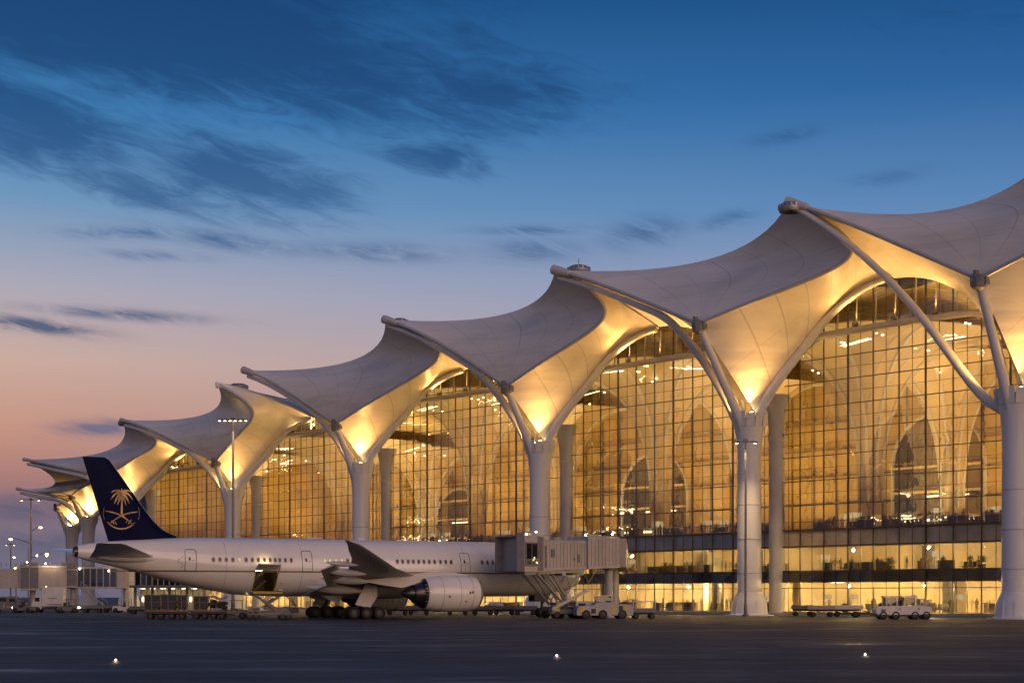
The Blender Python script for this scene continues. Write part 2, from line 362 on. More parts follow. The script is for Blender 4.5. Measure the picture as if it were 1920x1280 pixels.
# ------------------------------------------------------------------ world: dusk sky
def srgb(r, g, b):
    f = lambda c: c / 12.92 if c <= .04045 else ((c + .055) / 1.055) ** 2.4
    return tuple(f(x / 255) for x in (r, g, b))
SUN_EL, SUN_AZ = R(7), R(146)
def build_world():
    w = bpy.data.worlds.new('World'); sc.world = w; w.use_nodes = True
    nt = w.node_tree; nt.nodes.clear(); L = nt.links
    out = N(nt, 'ShaderNodeOutputWorld'); bg = N(nt, 'ShaderNodeBackground'); L.new(bg.outputs[0], out.inputs[0])
    tc = N(nt, 'ShaderNodeTexCoord'); sep = N(nt, 'ShaderNodeSeparateXYZ'); L.new(tc.outputs['Generated'], sep.inputs[0])
    def m(op, a, b=None, clamp=False):
        n = N(nt, 'ShaderNodeMath', operation=op, use_clamp=clamp)
        for i, x in enumerate((a, b)):
            if x is None: continue
            if isinstance(x, (int, float)): n.inputs[i].default_value = x
            else: L.new(x, n.inputs[i])
        return n.outputs[0]
    az = m('ARCTAN2', sep.outputs[0], sep.outputs[1])          # 0 straight ahead, + to the right
    el = m('ARCSINE', sep.outputs[2])
    elu = m('MULTIPLY', el, 1 / .8, True)                        # 0 .. 0.8 rad
    def rampz(stops):
        r = ramp(nt, [(min(1, max(0, p / .8)), srgb(*c)) for p, c in stops]); L.new(elu, r.inputs[0]); return r.outputs[0]
    left = rampz([(0, (104, 100, 122)), (.025, (112, 106, 128)), (.05, (132, 108, 122)), (.07, (168, 120, 116)), (.1, (198, 146, 127)), (.14, (204, 170, 156)), (.185, (172, 168, 182)), (.235, (110, 150, 188)), (.285, (62, 124, 178)), (.36, (28, 84, 138)), (.5, (24, 70, 124)), (.8, (30, 74, 128))])
    right = rampz([(0, (128, 116, 128)), (.06, (150, 134, 138)), (.12, (158, 148, 160)), (.18, (136, 150, 184)), (.235, (88, 132, 182)), (.3, (44, 98, 158)), (.36, (22, 76, 132)), (.5, (24, 70, 124)), (.8, (30, 74, 128))])
    f = m('MULTIPLY_ADD', az, 1.5); nt.nodes[-1].inputs[2].default_value = .5
    nt.nodes[-1].use_clamp = True
    sm = N(nt, 'ShaderNodeMixRGB'); L.new(f, sm.inputs[0]); L.new(left, sm.inputs[1]); L.new(right, sm.inputs[2])
    # cloud coordinates: azimuth, elevation stretched so that clouds lie in streaks
    cmb = N(nt, 'ShaderNodeCombineXYZ'); L.new(m('MULTIPLY', az, 6.0), cmb.inputs[0])
    L.new(m('ADD', m('MULTIPLY', el, 26.0), m('MULTIPLY', az, 2.2)), cmb.inputs[1])
    nz = N(nt, 'ShaderNodeTexNoise', i_Scale=1.0, i_Detail=9.0, i_Roughness=.58, i_Distortion=.5); L.new(cmb.outputs[0], nz.inputs['Vector'])
    cm2 = N(nt, 'ShaderNodeCombineXYZ'); L.new(m('MULTIPLY', az, 26.0), cm2.inputs[0]); L.new(m('ADD', m('MULTIPLY', el, 105.0), m('MULTIPLY', az, 24.0)), cm2.inputs[1])
    nf = N(nt, 'ShaderNodeTexNoise', i_Scale=1.0, i_Detail=9.0, i_Roughness=.66, i_Distortion=.7); L.new(cm2.outputs[0], nf.inputs['Vector'])
    def blob(px, py, rx, ry, tilt=0.0):
        a0 = math.atan((px - XC) / F); e0 = math.atan((YH - py) / F)
        dx = m('SUBTRACT', az, a0); dy = m('SUBTRACT', el, e0)
        c, s = math.cos(tilt), math.sin(tilt)
        X = m('ADD', m('MULTIPLY', dx, c * F / rx), m('MULTIPLY', dy, s * F / rx))
        Y = m('ADD', m('MULTIPLY', dx, -s * F / ry), m('MULTIPLY', dy, c * F / ry))
        return m('EXPONENT', m('MULTIPLY', m('ADD', m('MULTIPLY', X, X), m('MULTIPLY', Y, Y)), -1.0))
    big = None
    for b in [(300, 70, 640, 170, -.05, 1.15), (60, 260, 300, 110, -.1, .95), (800, 150, 330, 110, -.12, .9), (440, 330, 280, 85, -.25, .9), (830, 300, 130, 45, -.1, .75), (1050, 220, 120, 50, -.3, .5), (240, 370, 260, 50, -.2, .75), (560, 130, 520, 120, -.08, 1.05), (1820, 60, 260, 90, 0, .35)]:
        q = m('MULTIPLY', blob(*b[:5]), b[5]); big = q if big is None else m('MAXIMUM', big, q)
    small = None
    for b in [(430, 462, 130, 15, -.12, 1.1), (250, 455, 110, 12, .05, .9), (330, 400, 120, 16, -.3, .8), (700, 475, 130, 17, -.02, .9), (1000, 470, 90, 20, 0, .8), (1010, 432, 110, 9, 0, .8), (1205, 440, 70, 26, .1, 1.0), (1365, 418, 55, 14, .2, .8), (1470, 268, 60, 12, .1, .7), (1660, 355, 80, 14, .1, .5),
              (60, 631, 110, 13, -.08, 1.3), (230, 605, 150, 10, -.03, 1.0), (185, 812, 75, 15, .05, 1.2), (60, 960, 160, 26, 0, 1.0), (80, 1020, 180, 22, 0, .8), (290, 495, 90, 9, 0, .8)]:
        q = m('MULTIPLY', blob(*b[:5]), b[5]); small = q if small is None else m('MAXIMUM', small, q)
    rb = ramp(nt, [(.2, 0.0), (.8, 1.0)], 'EASE')
    L.new(m('ADD', m('MULTIPLY', big, .82), m('ADD', m('MULTIPLY', m('SUBTRACT', nf.outputs['Fac'], .5), 1.0), m('MULTIPLY', m('SUBTRACT', nz.outputs['Fac'], .5), .9))), rb.inputs[0])
    cb = m('MULTIPLY', rb.outputs[0], m('MULTIPLY', big, 2.2, True), True)
    rs = ramp(nt, [(.3, 0.0), (.62, 1.0)], 'EASE'); L.new(nf.outputs['Fac'], rs.inputs[0])
    cs = m('MULTIPLY', small, m('ADD', m('MULTIPLY', rs.outputs[0], .95), .1), True)
    cf = m('MULTIPLY', m('MAXIMUM', cb, cs), .9, True)
    cc = rampz([(0, (84, 86, 112)), (.06, (96, 92, 116)), (.1, (104, 104, 132)), (.16, (66, 84, 118)), (.2, (78, 104, 144)), (.235, (58, 98, 146)), (.27, (38, 83, 134)), (.31, (27, 70, 121)), (.36, (22, 64, 114)), (.6, (20, 54, 98))])
    mc = N(nt, 'ShaderNodeMixRGB'); L.new(cf, mc.inputs[0]); L.new(sm.outputs[0], mc.inputs[1]); L.new(cc, mc.inputs[2])
    # physical dusk sky adds its own low glow
    sky = N(nt, 'ShaderNodeTexSky', sky_type='NISHITA'); sky.sun_disc = False; sky.sun_elevation = SUN_EL; sky.sun_rotation = SUN_AZ
    ad = N(nt, 'ShaderNodeMixRGB', blend_type='ADD'); ad.inputs[0].default_value = .002
    # afterglow round the set sun, behind the viewer
    dt = m('ADD', m('ADD', m('MULTIPLY', sep.outputs[0], .6), m('MULTIPLY', sep.outputs[1], -.8)), m('MULTIPLY', sep.outputs[2], -.25))
    gl = m('POWER', m('MAXIMUM', dt, 0.0), 5.0)
    ag = N(nt, 'ShaderNodeMixRGB', blend_type='ADD'); ag.inputs[2].default_value = (.42, .23, .15, 1); L.new(gl, ag.inputs[0]); L.new(mc.outputs[0], ag.inputs[1])
    L.new(ag.outputs[0], ad.inputs[1]); L.new(sky.outputs[0], ad.inputs[2]); L.new(ad.outputs[0], bg.inputs[0])
    bg.inputs[1].default_value = 1.0
build_world()
SDIR = Vector((.56 * math.cos(R(7)), -.828 * math.cos(R(7)), math.sin(R(7))))
sun = bpy.data.lights.new('dusk_glow', 'SUN'); sun.energy = 1.75; sun.angle = R(60); sun.color = (1, .63, .4)
so = bpy.data.objects.new('dusk_glow', sun); COL.objects.link(so); so.rotation_euler = SDIR.to_track_quat('Z', 'Y').to_euler()

cam = bpy.data.cameras.new('camera'); co = bpy.data.objects.new('camera', cam); COL.objects.link(co)
cam.sensor_width = 36; cam.lens = 36 * F / 1920; cam.shift_y = (YH - 640) / 1920; cam.clip_end = 6000; cam.clip_start = .5
co.location = (0, 0, EYE); co.rotation_euler = (R(90), 0, 0); sc.camera = co
sc.view_settings.view_transform = 'Standard'; sc.view_settings.look = 'None'; sc.view_settings.gamma = 1; sc.view_settings.exposure = 0
sc.view_settings.use_curve_mapping = False
sc.render.engine = 'CYCLES'
cy = sc.cycles
cy.use_denoising = True
try: cy.denoiser = 'OPENIMAGEDENOISE'; cy.denoising_input_passes = 'RGB_ALBEDO_NORMAL'
except Exception: pass
cy.max_bounces = 8; cy.diffuse_bounces = 4; cy.glossy_bounces = 3; cy.transparent_max_bounces = 16; cy.transmission_bounces = 4
cy.sample_clamp_indirect = 4; cy.caustics_reflective = False; cy.caustics_refractive = False; cy.use_light_tree = True

def lamp(kind, loc, power, col=(1, .62, .24), parent=None, size=.3, aim=None, cone=100, blend=.6):
    l = bpy.data.lights.new('lamp_light', kind); l.energy = power; l.color = col; l.shadow_soft_size = size
    o = bpy.data.objects.new('lamp_light', l); COL.objects.link(o); o.location = loc
    if parent: o.parent = parent
    if kind == 'SPOT': l.spot_size = R(cone); l.spot_blend = blend
    if aim is not None: o.rotation_euler = (Vector(loc) - Vector(aim)).to_track_quat('Z', 'Y').to_euler()
    return o

# ------------------------------------------------------------------ apron
g = MB()
xs = [-1500, -500, -200, -60, 0, 60, 200, 500, 1500]; ys = [-60, 20, 50, 100, 160, 240, 400, 800, 3000]
for a in range(8):
    for b in range(8):
        i = len(g.v); g.v += [(xs[a], ys[b], 0), (xs[a + 1], ys[b], 0), (xs[a + 1], ys[b + 1], 0), (xs[a], ys[b + 1], 0)]; g.face((i, i + 1, i + 2, i + 3))
ap = g.build('apron_ground', M['apron'], smooth=False); ap['kind'] = 'structure'
mk = MB()
for (x0, y0, x1, y1, w) in [(-40, 58.2, -6, 60.6, .12), (9, 63, 40, 58.8, .12), (-45, 98, 60, 90, .16), (-60, 138, 80, 128, .2), (-30, 76, -12, 77.2, .12), (-62, 151.4, 26, 198.2, .3), (-75, 118, 70, 112, .25), (20, 150, 62, 128, .2)]:
    dx, dy = x1 - x0, y1 - y0; l = math.hypot(dx, dy); nx, ny = -dy / l * w / 2, dx / l * w / 2
    i = len(mk.v); mk.v += [(x0 - nx, y0 - ny, .004), (x1 - nx, y1 - ny, .004), (x1 + nx, y1 + ny, .004), (x0 + nx, y0 + ny, .004)]; mk.face((i, i + 1, i + 2, i + 3))
o = mk.build('taxiway_markings', M['taxiline'], smooth=False); o['kind'] = 'structure'
for px, py, lab, mt in [(217, 1240, 'small amber taxiway light glowing on the apron in front of the aircraft tail', 'tiny'), (1044, 1231, 'small white taxiway light on the dark apron in front of the boarding bridge', 'white_l'), (1622, 1229, 'small white taxiway light on the dark apron in front of the white tug', 'white_l')]:
    Z = EYE * F / (py + 2 - YH); p = at(px, py, Z)
    t = thing('taxiway_light', lab, 'taxiway light', (p.x, p.y, 0), 0, 'taxiway lights set in the apron')
    MB().lathe([(.16, .004), (.16, .04), (.1, .07), (.07, .09)], 14).lid(.07, .09, 14).build('base', M['galv'], t)
    MB().lathe([(.022, .09), (.028, .11), (.022, .13), (.001, .14)], 12).build('lens', M[mt], t)
    lamp('POINT', (0, -.12, .16), 1.2, (1, .7, .3), t, .01)
#SECTION_CANOPY
# ------------------------------------------------------------------ terminal frame: x runs along the facade towards the viewer, y runs indoors
DX = Vector((.649119, -.760687)); IN = Vector((.760687, .649119)); RZ = math.atan2(DX.y, DX.x)
COLS = {'A': (53.41, 169.55), 'B': (29.33, 197.76), 'C': (3.94, 227.51), 'D': (-24.62, 260.99), 'E': (-50.86, 291.74), 'F': (-77.2, 322.6), 'G': (-98.0, 370.0), 'H': (-110.0, 400.0)}
COLS['Z'] = (COLS['A'][0] + 38 * DX.x, COLS['A'][1] + 38 * DX.y)
CAPH = {'Z': 24.4, 'A': 24.4, 'B': 25, 'C': 24.4, 'D': 24.1, 'E': 21.9, 'F': 21.3, 'G': 20.8, 'H': 20}
NODE = {'Z': (7, 35), 'A': (6.9, 35.1), 'B': (9.2, 35.0), 'C': (6.2, 31.6), 'D': (4.9, 30.0), 'E': (3.6, 26.6), 'F': (4.5, 26.5), 'G': (4, 25.5), 'H': (4, 24.5)}
TIP = {'ZA': at(2060, 170, 152.6), 'AB': at(1478, 380, 182.8), 'BC': at(1040, 506, 213.1), 'CD': at(722, 599, 242.3), 'DE': at(458, 694, 273.4),
       'DEb': at(405, 718, 278.0), 'EF': at(228, 787, 307.0), 'FG': at(46, 861, 338.0), 'GH': at(33, 916, 378.0), 'H-': at(118, 935, 425), 'Z+': at(2700, 60, 134)}
NEXT = {}
_o = ['Z', 'A', 'B', 'C', 'D', 'E', 'F', 'G', 'H']
for _i, _k in enumerate(_o):
    p, q = COLS[_k], COLS[_o[_i - 1]] if _i else None
    NEXT[(_k, 1)] = math.dist(p, q) / 2 if q else 19.0
    NEXT[(_k, -1)] = math.dist(p, COLS[_o[_i + 1]]) / 2 if _i < 8 else 14.0
def local(k, p):
    c = COLS[k]; r = Vector((p[0] - c[0], p[1] - c[1]))
    return Vector((r.dot(DX), r.dot(IN), p[2]))
RT = ((1.02, .56, 0), (1.1, .98, .25)); LT = ((.25, .06, .03), (.33, .55, .41))          # ribs right and left of a column: shares of span, rise and outreach
ER = ((1.473, .702, .598), (1.95, .654, .25)); EL = ((.447, .724, .804), (.823, .934, .885))
def curve(tipl, tpl, z0, p0, t):
    O = -tipl.y; A = tipl.x; H = tipl.z - z0
    q = bezier(Vector(p0), Vector(tpl[0]), Vector(tpl[1]), Vector((1, 1, 1)), t)
    return Vector((q.x * A, -q.z * O, z0 + q.y * H))
def column(k, tl, tr, label, inner=True):
    h = CAPH[k]; no, nz = NODE[k]; c = COLS[k]
    t = thing('canopy_column', label, 'canopy column', (c[0], c[1], 0), RZ, 'tree columns carrying the membrane canopy')
    # shaft, stepped base shroud, crown
    s = MB(); s.lathe([(1.52, .3), (1.5, 5), (1.47, 11), (1.43, h - 6.2), (1.46, h - 4.6), (1.62, h - 2.8), (1.98, h - 1.2)], 36).build('shaft', M['column'], t, angle=50)
    jr = MB()
    for z, r in ((5.2, 1.5), (9.4, 1.485), (13.6, 1.46)):
        if z < h - 7: jr.lathe([(r, z), (r + .035, z + .02), (r + .035, z + .09), (r, z + .11)], 32)
    each(jr, 'joint_ring', M['edge'], t)
    b = MB(); b.lathe([(3.0, 0), (3.0, .14), (2.5, .16), (2.2, .3), (2.14, 1.3), (1.98, 2.0), (1.7, 2.5), (1.66, 2.8), (1.5, 2.84)], 36)
    for j in range(10):
        a = j * PI / 5 + .2
        b.box((1.98 * math.cos(a), 1.98 * math.sin(a), .95), (.6, .24, 1.7), Matrix.Rotation(a, 3, 'Z'), (.55, 1))
    b.build('base_shroud', M['column'], t, angle=40)
    cr = MB()
    for j in range(12):
        a0, a1 = (j + .06) * PI / 6, (j + .94) * PI / 6
        P = []
        for r, z in ((2.02, h - 1.7), (2.36, h - .1 + .18 * (j % 3 == 0)), (2.2, h - .1 + .18 * (j % 3 == 0)), (1.86, h - 1.7)):
            P.append((r * math.cos(a0), r * math.sin(a0), z)); P.append((r * math.cos(a1), r * math.sin(a1), z))
        cr.add(P, [(0, 1, 3, 2), (2, 3, 5, 4), (4, 5, 7, 6), (6, 7, 1, 0), (0, 2, 4, 6), (7, 5, 3, 1)])
    cr.lathe([(1.9, h - 1.1), (1.9, h - .55), (.01, h - .5)], 24)
    cr.build('crown', M['steel'], t, smooth=False)
    # strut up to the node where the cloth is held
    nd = Vector((0, -no, nz))
    st = MB().tube([(0, -.9, h - 3.2), (0, -1.6, h - 1.2), Vector((0, -1.6, h - 1.2)).lerp(nd, .5), nd], [.5, .56, .5, .42], 12).build('strut', M['steel'], t)
    MB().lathe([(.2, -1.2), (.75, -.9), (.85, -.2), (.7, .25), (.3, .5), (.01, .55)], 10, None, nd).box(nd + Vector((.7, .2, -.2)), (.5, .7, .9)).box(nd + Vector((-.7, .2, -.2)), (.5, .7, .9)).box(nd + Vector((0, -.5, .3)), (.3, .6, 1.1)).build('node_casting', M['node'], t, smooth=False)
    TL, TR = local(k, tl), local(k, tr)
    z0 = h - .8
    def efun(T, tpl):
        return lambda u: curve(T, tpl, z0, (0, (nz - z0) / (T.z - z0), no / -T.y), u)
    eR, eL = efun(TR, ER), efun(TL, EL)
    def top(u, v):
        p = eL(u).lerp(eR(u), v); w = 4 * v * (1 - v) * u ** 1.4
        return p + Vector((0, 8.0 * u, -.6 - .9 * u - (2.6 * u if k == 'A' else 0))) * w
    sad = MB().grid(top, 26, 22)
    sad.build('upper_membrane', M['saddle'], t, angle=80)
    def rear(u, v):
        p = top(1, v); w = 4 * v * (1 - v)
        return p + Vector((0, 34 * u, -3.2 * u * (1 - w) - w * 1.8 * u - .5 * u))
    MB().grid(rear, 8, 16).build('rear_membrane', M['saddle'], t, angle=80)
    for T, tpl, e, etpl, sg in ((TR, RT, eR, ER, 1), (TL, LT, eL, EL, -1)):
        pts = [curve(T, tpl, h - 2.0, (0, 0, 0), q / 22) for q in range(23)]
        pts = [p + Vector((sg * 1.35 * (1 - q / 22) ** 2, -.35 * (1 - q / 22) ** 2, 0)) for q, p in enumerate(pts)]
        rad = [.6 - .24 * q / 22 for q in range(23)]
        ep = [e(q / 30) for q in range(31)]
        MB().tube(ep, [.26] * 31, 8).build('edge_tube', M['edge'], t)
        # vault membrane from the cloth edge down to the glass line
        ap_z = h + 13.4 * (T.z - h) / 20.5; hb = sg * NEXT[(k, sg)]
        gv0 = max(0, 1 - (1 - 1.0 / abs(hb)) ** 2) ** .58
        def gcur(u):
            a = 1.0 + (abs(hb) - 1.0) * u ** 1.15
            rel = 1 - a / abs(hb)
            zz = (h - .3) + (ap_z - h + .3) * max(0, (max(0, 1 - rel * rel) ** .58 - gv0) / (1 - gv0))
            return Vector((sg * a, .3 + 3.9 * min(1, u * 3) ** .8, zz))
        def vault(u, v):
            p = e(u).lerp(gcur(u), v); k2 = 4 * v * (1 - v)
            return p + Vector((0, 1.1 * k2, .9 * k2)) * min(1, u * 4) * (1 - .5 * u)
        if sg < 0 and k not in 'ZA':
            # the rib runs just under the cloth edge, then bends down to the crown
            of = lambda u: e(u) + Vector((0, .75, -.95))
            j0 = of(.26); tg = (of(.25) - of(.3)).normalized(); c0 = Vector((-1.25, -.3, h - 2.0)); dz = (j0 - c0).length
            pts = [bezier(c0, c0 + Vector((-.35, -.12, 1)).normalized() * dz * .3, j0 + tg * dz * .3, j0, q / 12) for q in range(12)] + [of(.26 + .74 * q / 14) for q in range(15)]
            rad = [.6 - .27 * q / 26 for q in range(27)]
        if sg > 0:
            pts = [gcur(.98 * q / 22) + Vector((.15, -.75 + .5 * (q / 22) ** 3, -.55 + .35 * (q / 22) ** 2)) for q in range(23)]; rad = [.62 - .36 * (q / 22) ** 1.5 for q in range(23)]
            pts[0] = Vector((1.0, -.3, h - 2.2))
        MB().tube(pts, rad, 12).build('arch_rib', M['steel'], t)
        MB().grid(vault, 30, 12).build('vault_membrane', M['vault'], t, angle=80)
    dn = (TL - eL(.95)).normalized()
    MB().tube([TL - dn * 2.6, TL - dn * .6, TL + dn * .25, TL + dn * .3], [r_ * (.62 if k in 'EFGH' else 1) for r_ in (.42, .62, .66, .5)], 14).build('horn_end', M['edge'], t, False)
    # uplights standing on the crown
    fl = MB(); ln = MB()
    for a, y in ((1.15, -.9), (-1.15, -.9), (1.55, .35), (-1.55, .35)):
        fl.box((a, y, h - .3), (.42, .36, .5)); ln.box((a, y, h - .02), (.3, .26, .05))
    fs = each(fl, 'uplight', M['node'], t, False)
    for f, l_ in zip(fs, each(ln, 'uplight_lens', M['flood'], None, False)): l_.parent = f; l_.location = l_.location - f.location
    for a, y, ax, ay, az, pw in ((1.2, -1.2, 6, -3.5, 12, 6500), (-1.2, -1.2, -6, -3.5, 12, 4600), (1.5, .2, 8.5, -.5, 12, 15000), (-1.5, .2, -9, -.5, 12, 6000)):
        lamp('SPOT', (a, y, h + .25), pw * (h / 24.5) ** 2, (1, .51, .14), t, .25, (a + ax, y + ay, h + az), 76 if ax == 8.5 else 105, .9)
    return t
column('Z', TIP['ZA'], TIP['Z+'], 'white tree column of the canopy rising beyond the frame at the near end')
column('A', TIP['AB'], TIP['ZA'], 'tallest white tree column at the right edge, its base in full view on the apron')
column('B', TIP['BC'], TIP['AB'], 'white tree column with a slim lamp mast standing against its front')
column('C', TIP['CD'], TIP['BC'], 'white tree column rising just behind the boarding bridge')
column('D', TIP['DE'], TIP['CD'], 'white tree column rising behind the aircraft cabin, above the raised wing tip')
column('E', TIP['EF'], TIP['DEb'], 'white tree column behind the tall twin lamp mast')
column('F', TIP['FG'], TIP['EF'], 'white tree column mostly hidden by the blue tail fin')
column('G', TIP['GH'], TIP['FG'], 'slender white tree column seen just left of the tail fin')
column('H', TIP['H-'], TIP['GH'], 'small white tree column at the far end carrying the last canopy horn')
# lower half canopy tucked behind the horn over the fourth bay
def side_canopy():
    T = TIP['DEb']; t = thing('side_canopy', 'low slip of white canopy with lamps along its rib, tucked between two horns', 'canopy', (T.x, T.y + 6, 0))
    o = Vector((T.x, T.y + 6, 0)); a = T - o; n = at(622, 806, 284) - o; b = at(640, 745, 300) - o
    def s(u, v):
        e0 = bezier(a, a.lerp(n, .33) + Vector((0, 0, 1.6)), a.lerp(n, .66) + Vector((0, 0, 1.9)), n, u)
        e1 = bezier(a, a.lerp(b, .4) + Vector((0, 0, -2.0)), a.lerp(b, .7) + Vector((0, 0, -1.5)), b, u)
        return e0.lerp(e1, v)
    MB().grid(s, 18, 10).build('upper_membrane', M['saddle'], t, angle=80)
    pts = [s(q / 18, 0) + Vector((0, -.1, -.35)) for q in range(19)]
    MB().tube(pts, [.5] * 19, 8).build('arch_rib', M['steel'], t)
    def s2(u, v):
        return s(u, 0).lerp(s(u, 0) + Vector((3, 14, -3.5)), v)
    MB().grid(s2, 18, 6).build('vault_membrane', M['vault'], t, angle=80)
    for q in (5, 9, 12, 15):
        p = s(q / 18, 0) + Vector((.1, .7, -1.1))
        MB().lathe([(.01, -.22), (.2, -.1), (.22, .05), (.08, .14), (.01, .16)], 10, None, p).build('rib_lamp', M['tiny'], t)
        lamp('POINT', p + Vector((0, .6, -.5)), 260, (1, .66, .27), t, .15)
side_canopy()
# ring vents on the ridges behind some of the horns
for tp, px, py, Z, r, lab in (('AB', 1482, 381, 182.6, 1.4, 'flat grey ring vent on the highest canopy horn in view'), ('BC', 1085, 499, 216, 1.6, 'domed grey ring vent with a thin rod just behind the second highest horn'), ('CD', 750, 598, 244.5, 1.3, 'low grey ring vent behind the horn over the third bay'),
                              ('DEb', 447, 720, 282, 1.75, 'domed ribbed ring vent behind the low horn next to the lamp mast'), ('EF', 238, 788, 309, 1.7, 'grey ring vent on the horn above the tail fin')):
    p = at(px, py, Z); t = thing('ring_vent', lab, 'roof vent', (p.x, p.y, p.z - 1.0), RZ, 'ring vents on the canopy ridges'); t.scale = (1, 1, .68)
    dm = MB().lathe([(r * .9, 0), (r * 1.02, .5), (r * 1.02, .75), (r * .92, 1.0), (r * .85, 1.25), (r * .6, 1.55), (.01, 1.7)], 28)
    for j in range(16):
        a = j * PI / 8; dm.box((r * .97 * math.cos(a), r * .97 * math.sin(a), .95), (.12, .2, .5), Matrix.Rotation(a, 3, 'Z'))
    dm.build('drum', M['galv'], t, angle=40)
    if tp == 'BC': MB().tube([(0, 0, 1.6), (0, 0, 3.0)], .045, 6).build('rod', M['node'], t)

# ------------------------------------------------------------------ terminal building (local frame on column B)
OB = COLS['B']
T = thing('terminal_building', 'long glass terminal hall lit golden from inside behind the row of tree columns', 'terminal', (OB[0], OB[1], 0), RZ)
def ux(k):
    c = COLS[k]; return (Vector(c) - Vector(OB)).dot(DX)
U0, U1 = ux('F') - 1.5, ux('Z') + 2
GW = 5.0                                                        # glass line, metres indoors of the column line
def tb(name, mb, mat, smooth=False, parent=None, **kw): return mb.build(name, mat, parent or T, smooth, **kw)
um, ul = (U0 + U1) / 2, U1 - U0
tb('plinth', MB().box((um, 34, .2), (ul, 60, .4)), M['conc'])
tb('ground_floor', MB().box((um, 34.3, .43), (ul, 58, .05)), M['floor'])
tb('first_slab', MB().box((um, GW + 14.4, 4.9), (ul, 28, 1.1)), M['smoke'])
tb('concourse_slab', MB().box((um, GW + 24.5, 9.75), (ul, 48, 1.5)), M['smoke'])
tb('concourse_floor', MB().box((um, GW + 24.5, 10.53), (ul - .1, 47.8, .05)), M['floor'])
tb('ground_back_wall', MB().box((um, GW + 13, 2.4), (ul, .3, 3.9)), M['office'])
tb('first_back_wall', MB().box((um, GW + 15, 7.2), (ul, .3, 3.5)), M['office'])
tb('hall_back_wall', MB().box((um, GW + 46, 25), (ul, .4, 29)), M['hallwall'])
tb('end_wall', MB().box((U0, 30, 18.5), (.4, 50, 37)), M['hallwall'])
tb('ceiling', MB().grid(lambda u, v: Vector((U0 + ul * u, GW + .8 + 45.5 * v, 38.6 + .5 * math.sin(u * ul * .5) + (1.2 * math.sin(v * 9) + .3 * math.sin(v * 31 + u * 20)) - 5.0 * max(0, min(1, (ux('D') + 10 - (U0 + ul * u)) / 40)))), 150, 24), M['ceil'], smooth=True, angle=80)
# inner tree columns with wide funnels that meet the ceiling
def inner_tree(u, w, hh=36.5, r0=1.3, rs=15.5):
    prof = [(r0, 10.5), (r0, 15)] + [(r0 + rs * q ** 2.1, 15 + (hh - 15) * math.sin(q * PI / 2) ** .85) for q in [j / 14 for j in range(1, 15)]]
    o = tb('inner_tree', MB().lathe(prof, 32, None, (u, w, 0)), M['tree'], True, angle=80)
    rb = MB()
    for j in range(8):
        a = j * PI / 4 + .3
        rb.tube([(u + (r * 1.0 + .12) * math.cos(a), w + (r + .12) * math.sin(a), z) for r, z in prof[1:]], .28, 6)
    rb.build('rib', M['steel'], o)
keys = ['Z', 'A', 'B', 'C', 'D', 'E', 'F']
for k in keys:
    lo = 1 if k in 'EF' else 0
    inner_tree(ux(k), GW + 19.5, 36.3 - 5.0 * lo); 
    if k != 'F': inner_tree(ux(k) - 2, GW + 41, 35.8 - 4.5 * lo, 1.5, 12)
# dark arched panels in place of openings in the rear wall, with galleries
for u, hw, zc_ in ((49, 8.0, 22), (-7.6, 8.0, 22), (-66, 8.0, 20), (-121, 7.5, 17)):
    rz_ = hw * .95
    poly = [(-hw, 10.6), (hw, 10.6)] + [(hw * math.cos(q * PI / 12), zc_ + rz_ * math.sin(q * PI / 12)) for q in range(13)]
    tb('portal_panel', MB().prism(poly, lambda p, d: Vector((u + p[0], GW + 45.75 - d, p[1])), .06), M['dark'])
    fr = MB().tube([Vector((u + p[0], GW + 45.6, p[1])) for p in [(-hw, 10.6)] + [(hw * math.cos(PI - q * PI / 12), zc_ + rz_ * math.sin(q * PI / 12)) for q in range(13)] + [(hw, 10.6)]], .3, 6)
    tb('portal_frame', fr, M['steel'], True)
    gl = MB(); st = MB(); pn = MB()
    for z in (14.2, 17.9, 21.6): gl.box((u, GW + 45.4, z), (hw * 1.9, .7, .35))
    for q in range(5):
        pn.box((u - 6 + 3 * q, GW + 45.35, 16), (1.5, .4, 2.3))
    st.box((u, GW + 45.1, 13.7), (hw * 1.7, .3, .28)); st.box((u + 2, GW + 45.1, 17.2), (hw * .9, .3, .18))
    each(gl, 'gallery', M['office'], T, False); each(pn, 'gallery_panel', M['dark'], T, False); each(st, 'gallery_lamp', M['strip'], T, False)
rg = MB(); u = U0 + 3
while u < U1: rg.box((u, GW + 45.55, 24), (.22, .25, 26)); u += 4.4
tb('rear_mullion', rg, M['mull'])
rg = MB()
for z in (17, 21.2, 25.4, 29.6): rg.box((um, GW + 45.5, z), (ul, .3, .16))
tb('rear_transom', rg, M['mull'])
# partitions, ceiling lamps and counters of the two office floors
pa = MB(); pd = MB(); la = MB(); lb = MB(); ct = MB()
r2 = random.Random(3); u = U0 + 2
while u < U1 - 2:
    w = r2.uniform(1.2, 4.5)
    for (z, h, dep) in ((2.35, 3.8, 12.6), (7.1, 3.2, 14.6)):
        q = r2.random()
        if q < .6: (pd if r2.random() < .62 else pa).box((u, GW + r2.uniform(3.5, dep - 1), z), (w * r2.uniform(.3, .9), .25, h * .98)) if r2.random() < .5 else pd.box((u, GW + r2.uniform(2, 6), z - h * .5 + .55), (w * r2.uniform(.4, .95), .5, 1.1))
        elif q < .62: pa.box((u, GW + 2.2 + r2.random() * 4, z), (.55, .55, h))
    if r2.random() < .72: la.box((u + w / 2, GW + r2.uniform(3.5, 9), 4.28), (w * .85, r2.uniform(.3, .8), .07))
    if r2.random() < .62: lb.box((u + w / 2, GW + r2.uniform(3.5, 10), 8.93), (w * .7, r2.uniform(.3, .7), .07))
    u += w
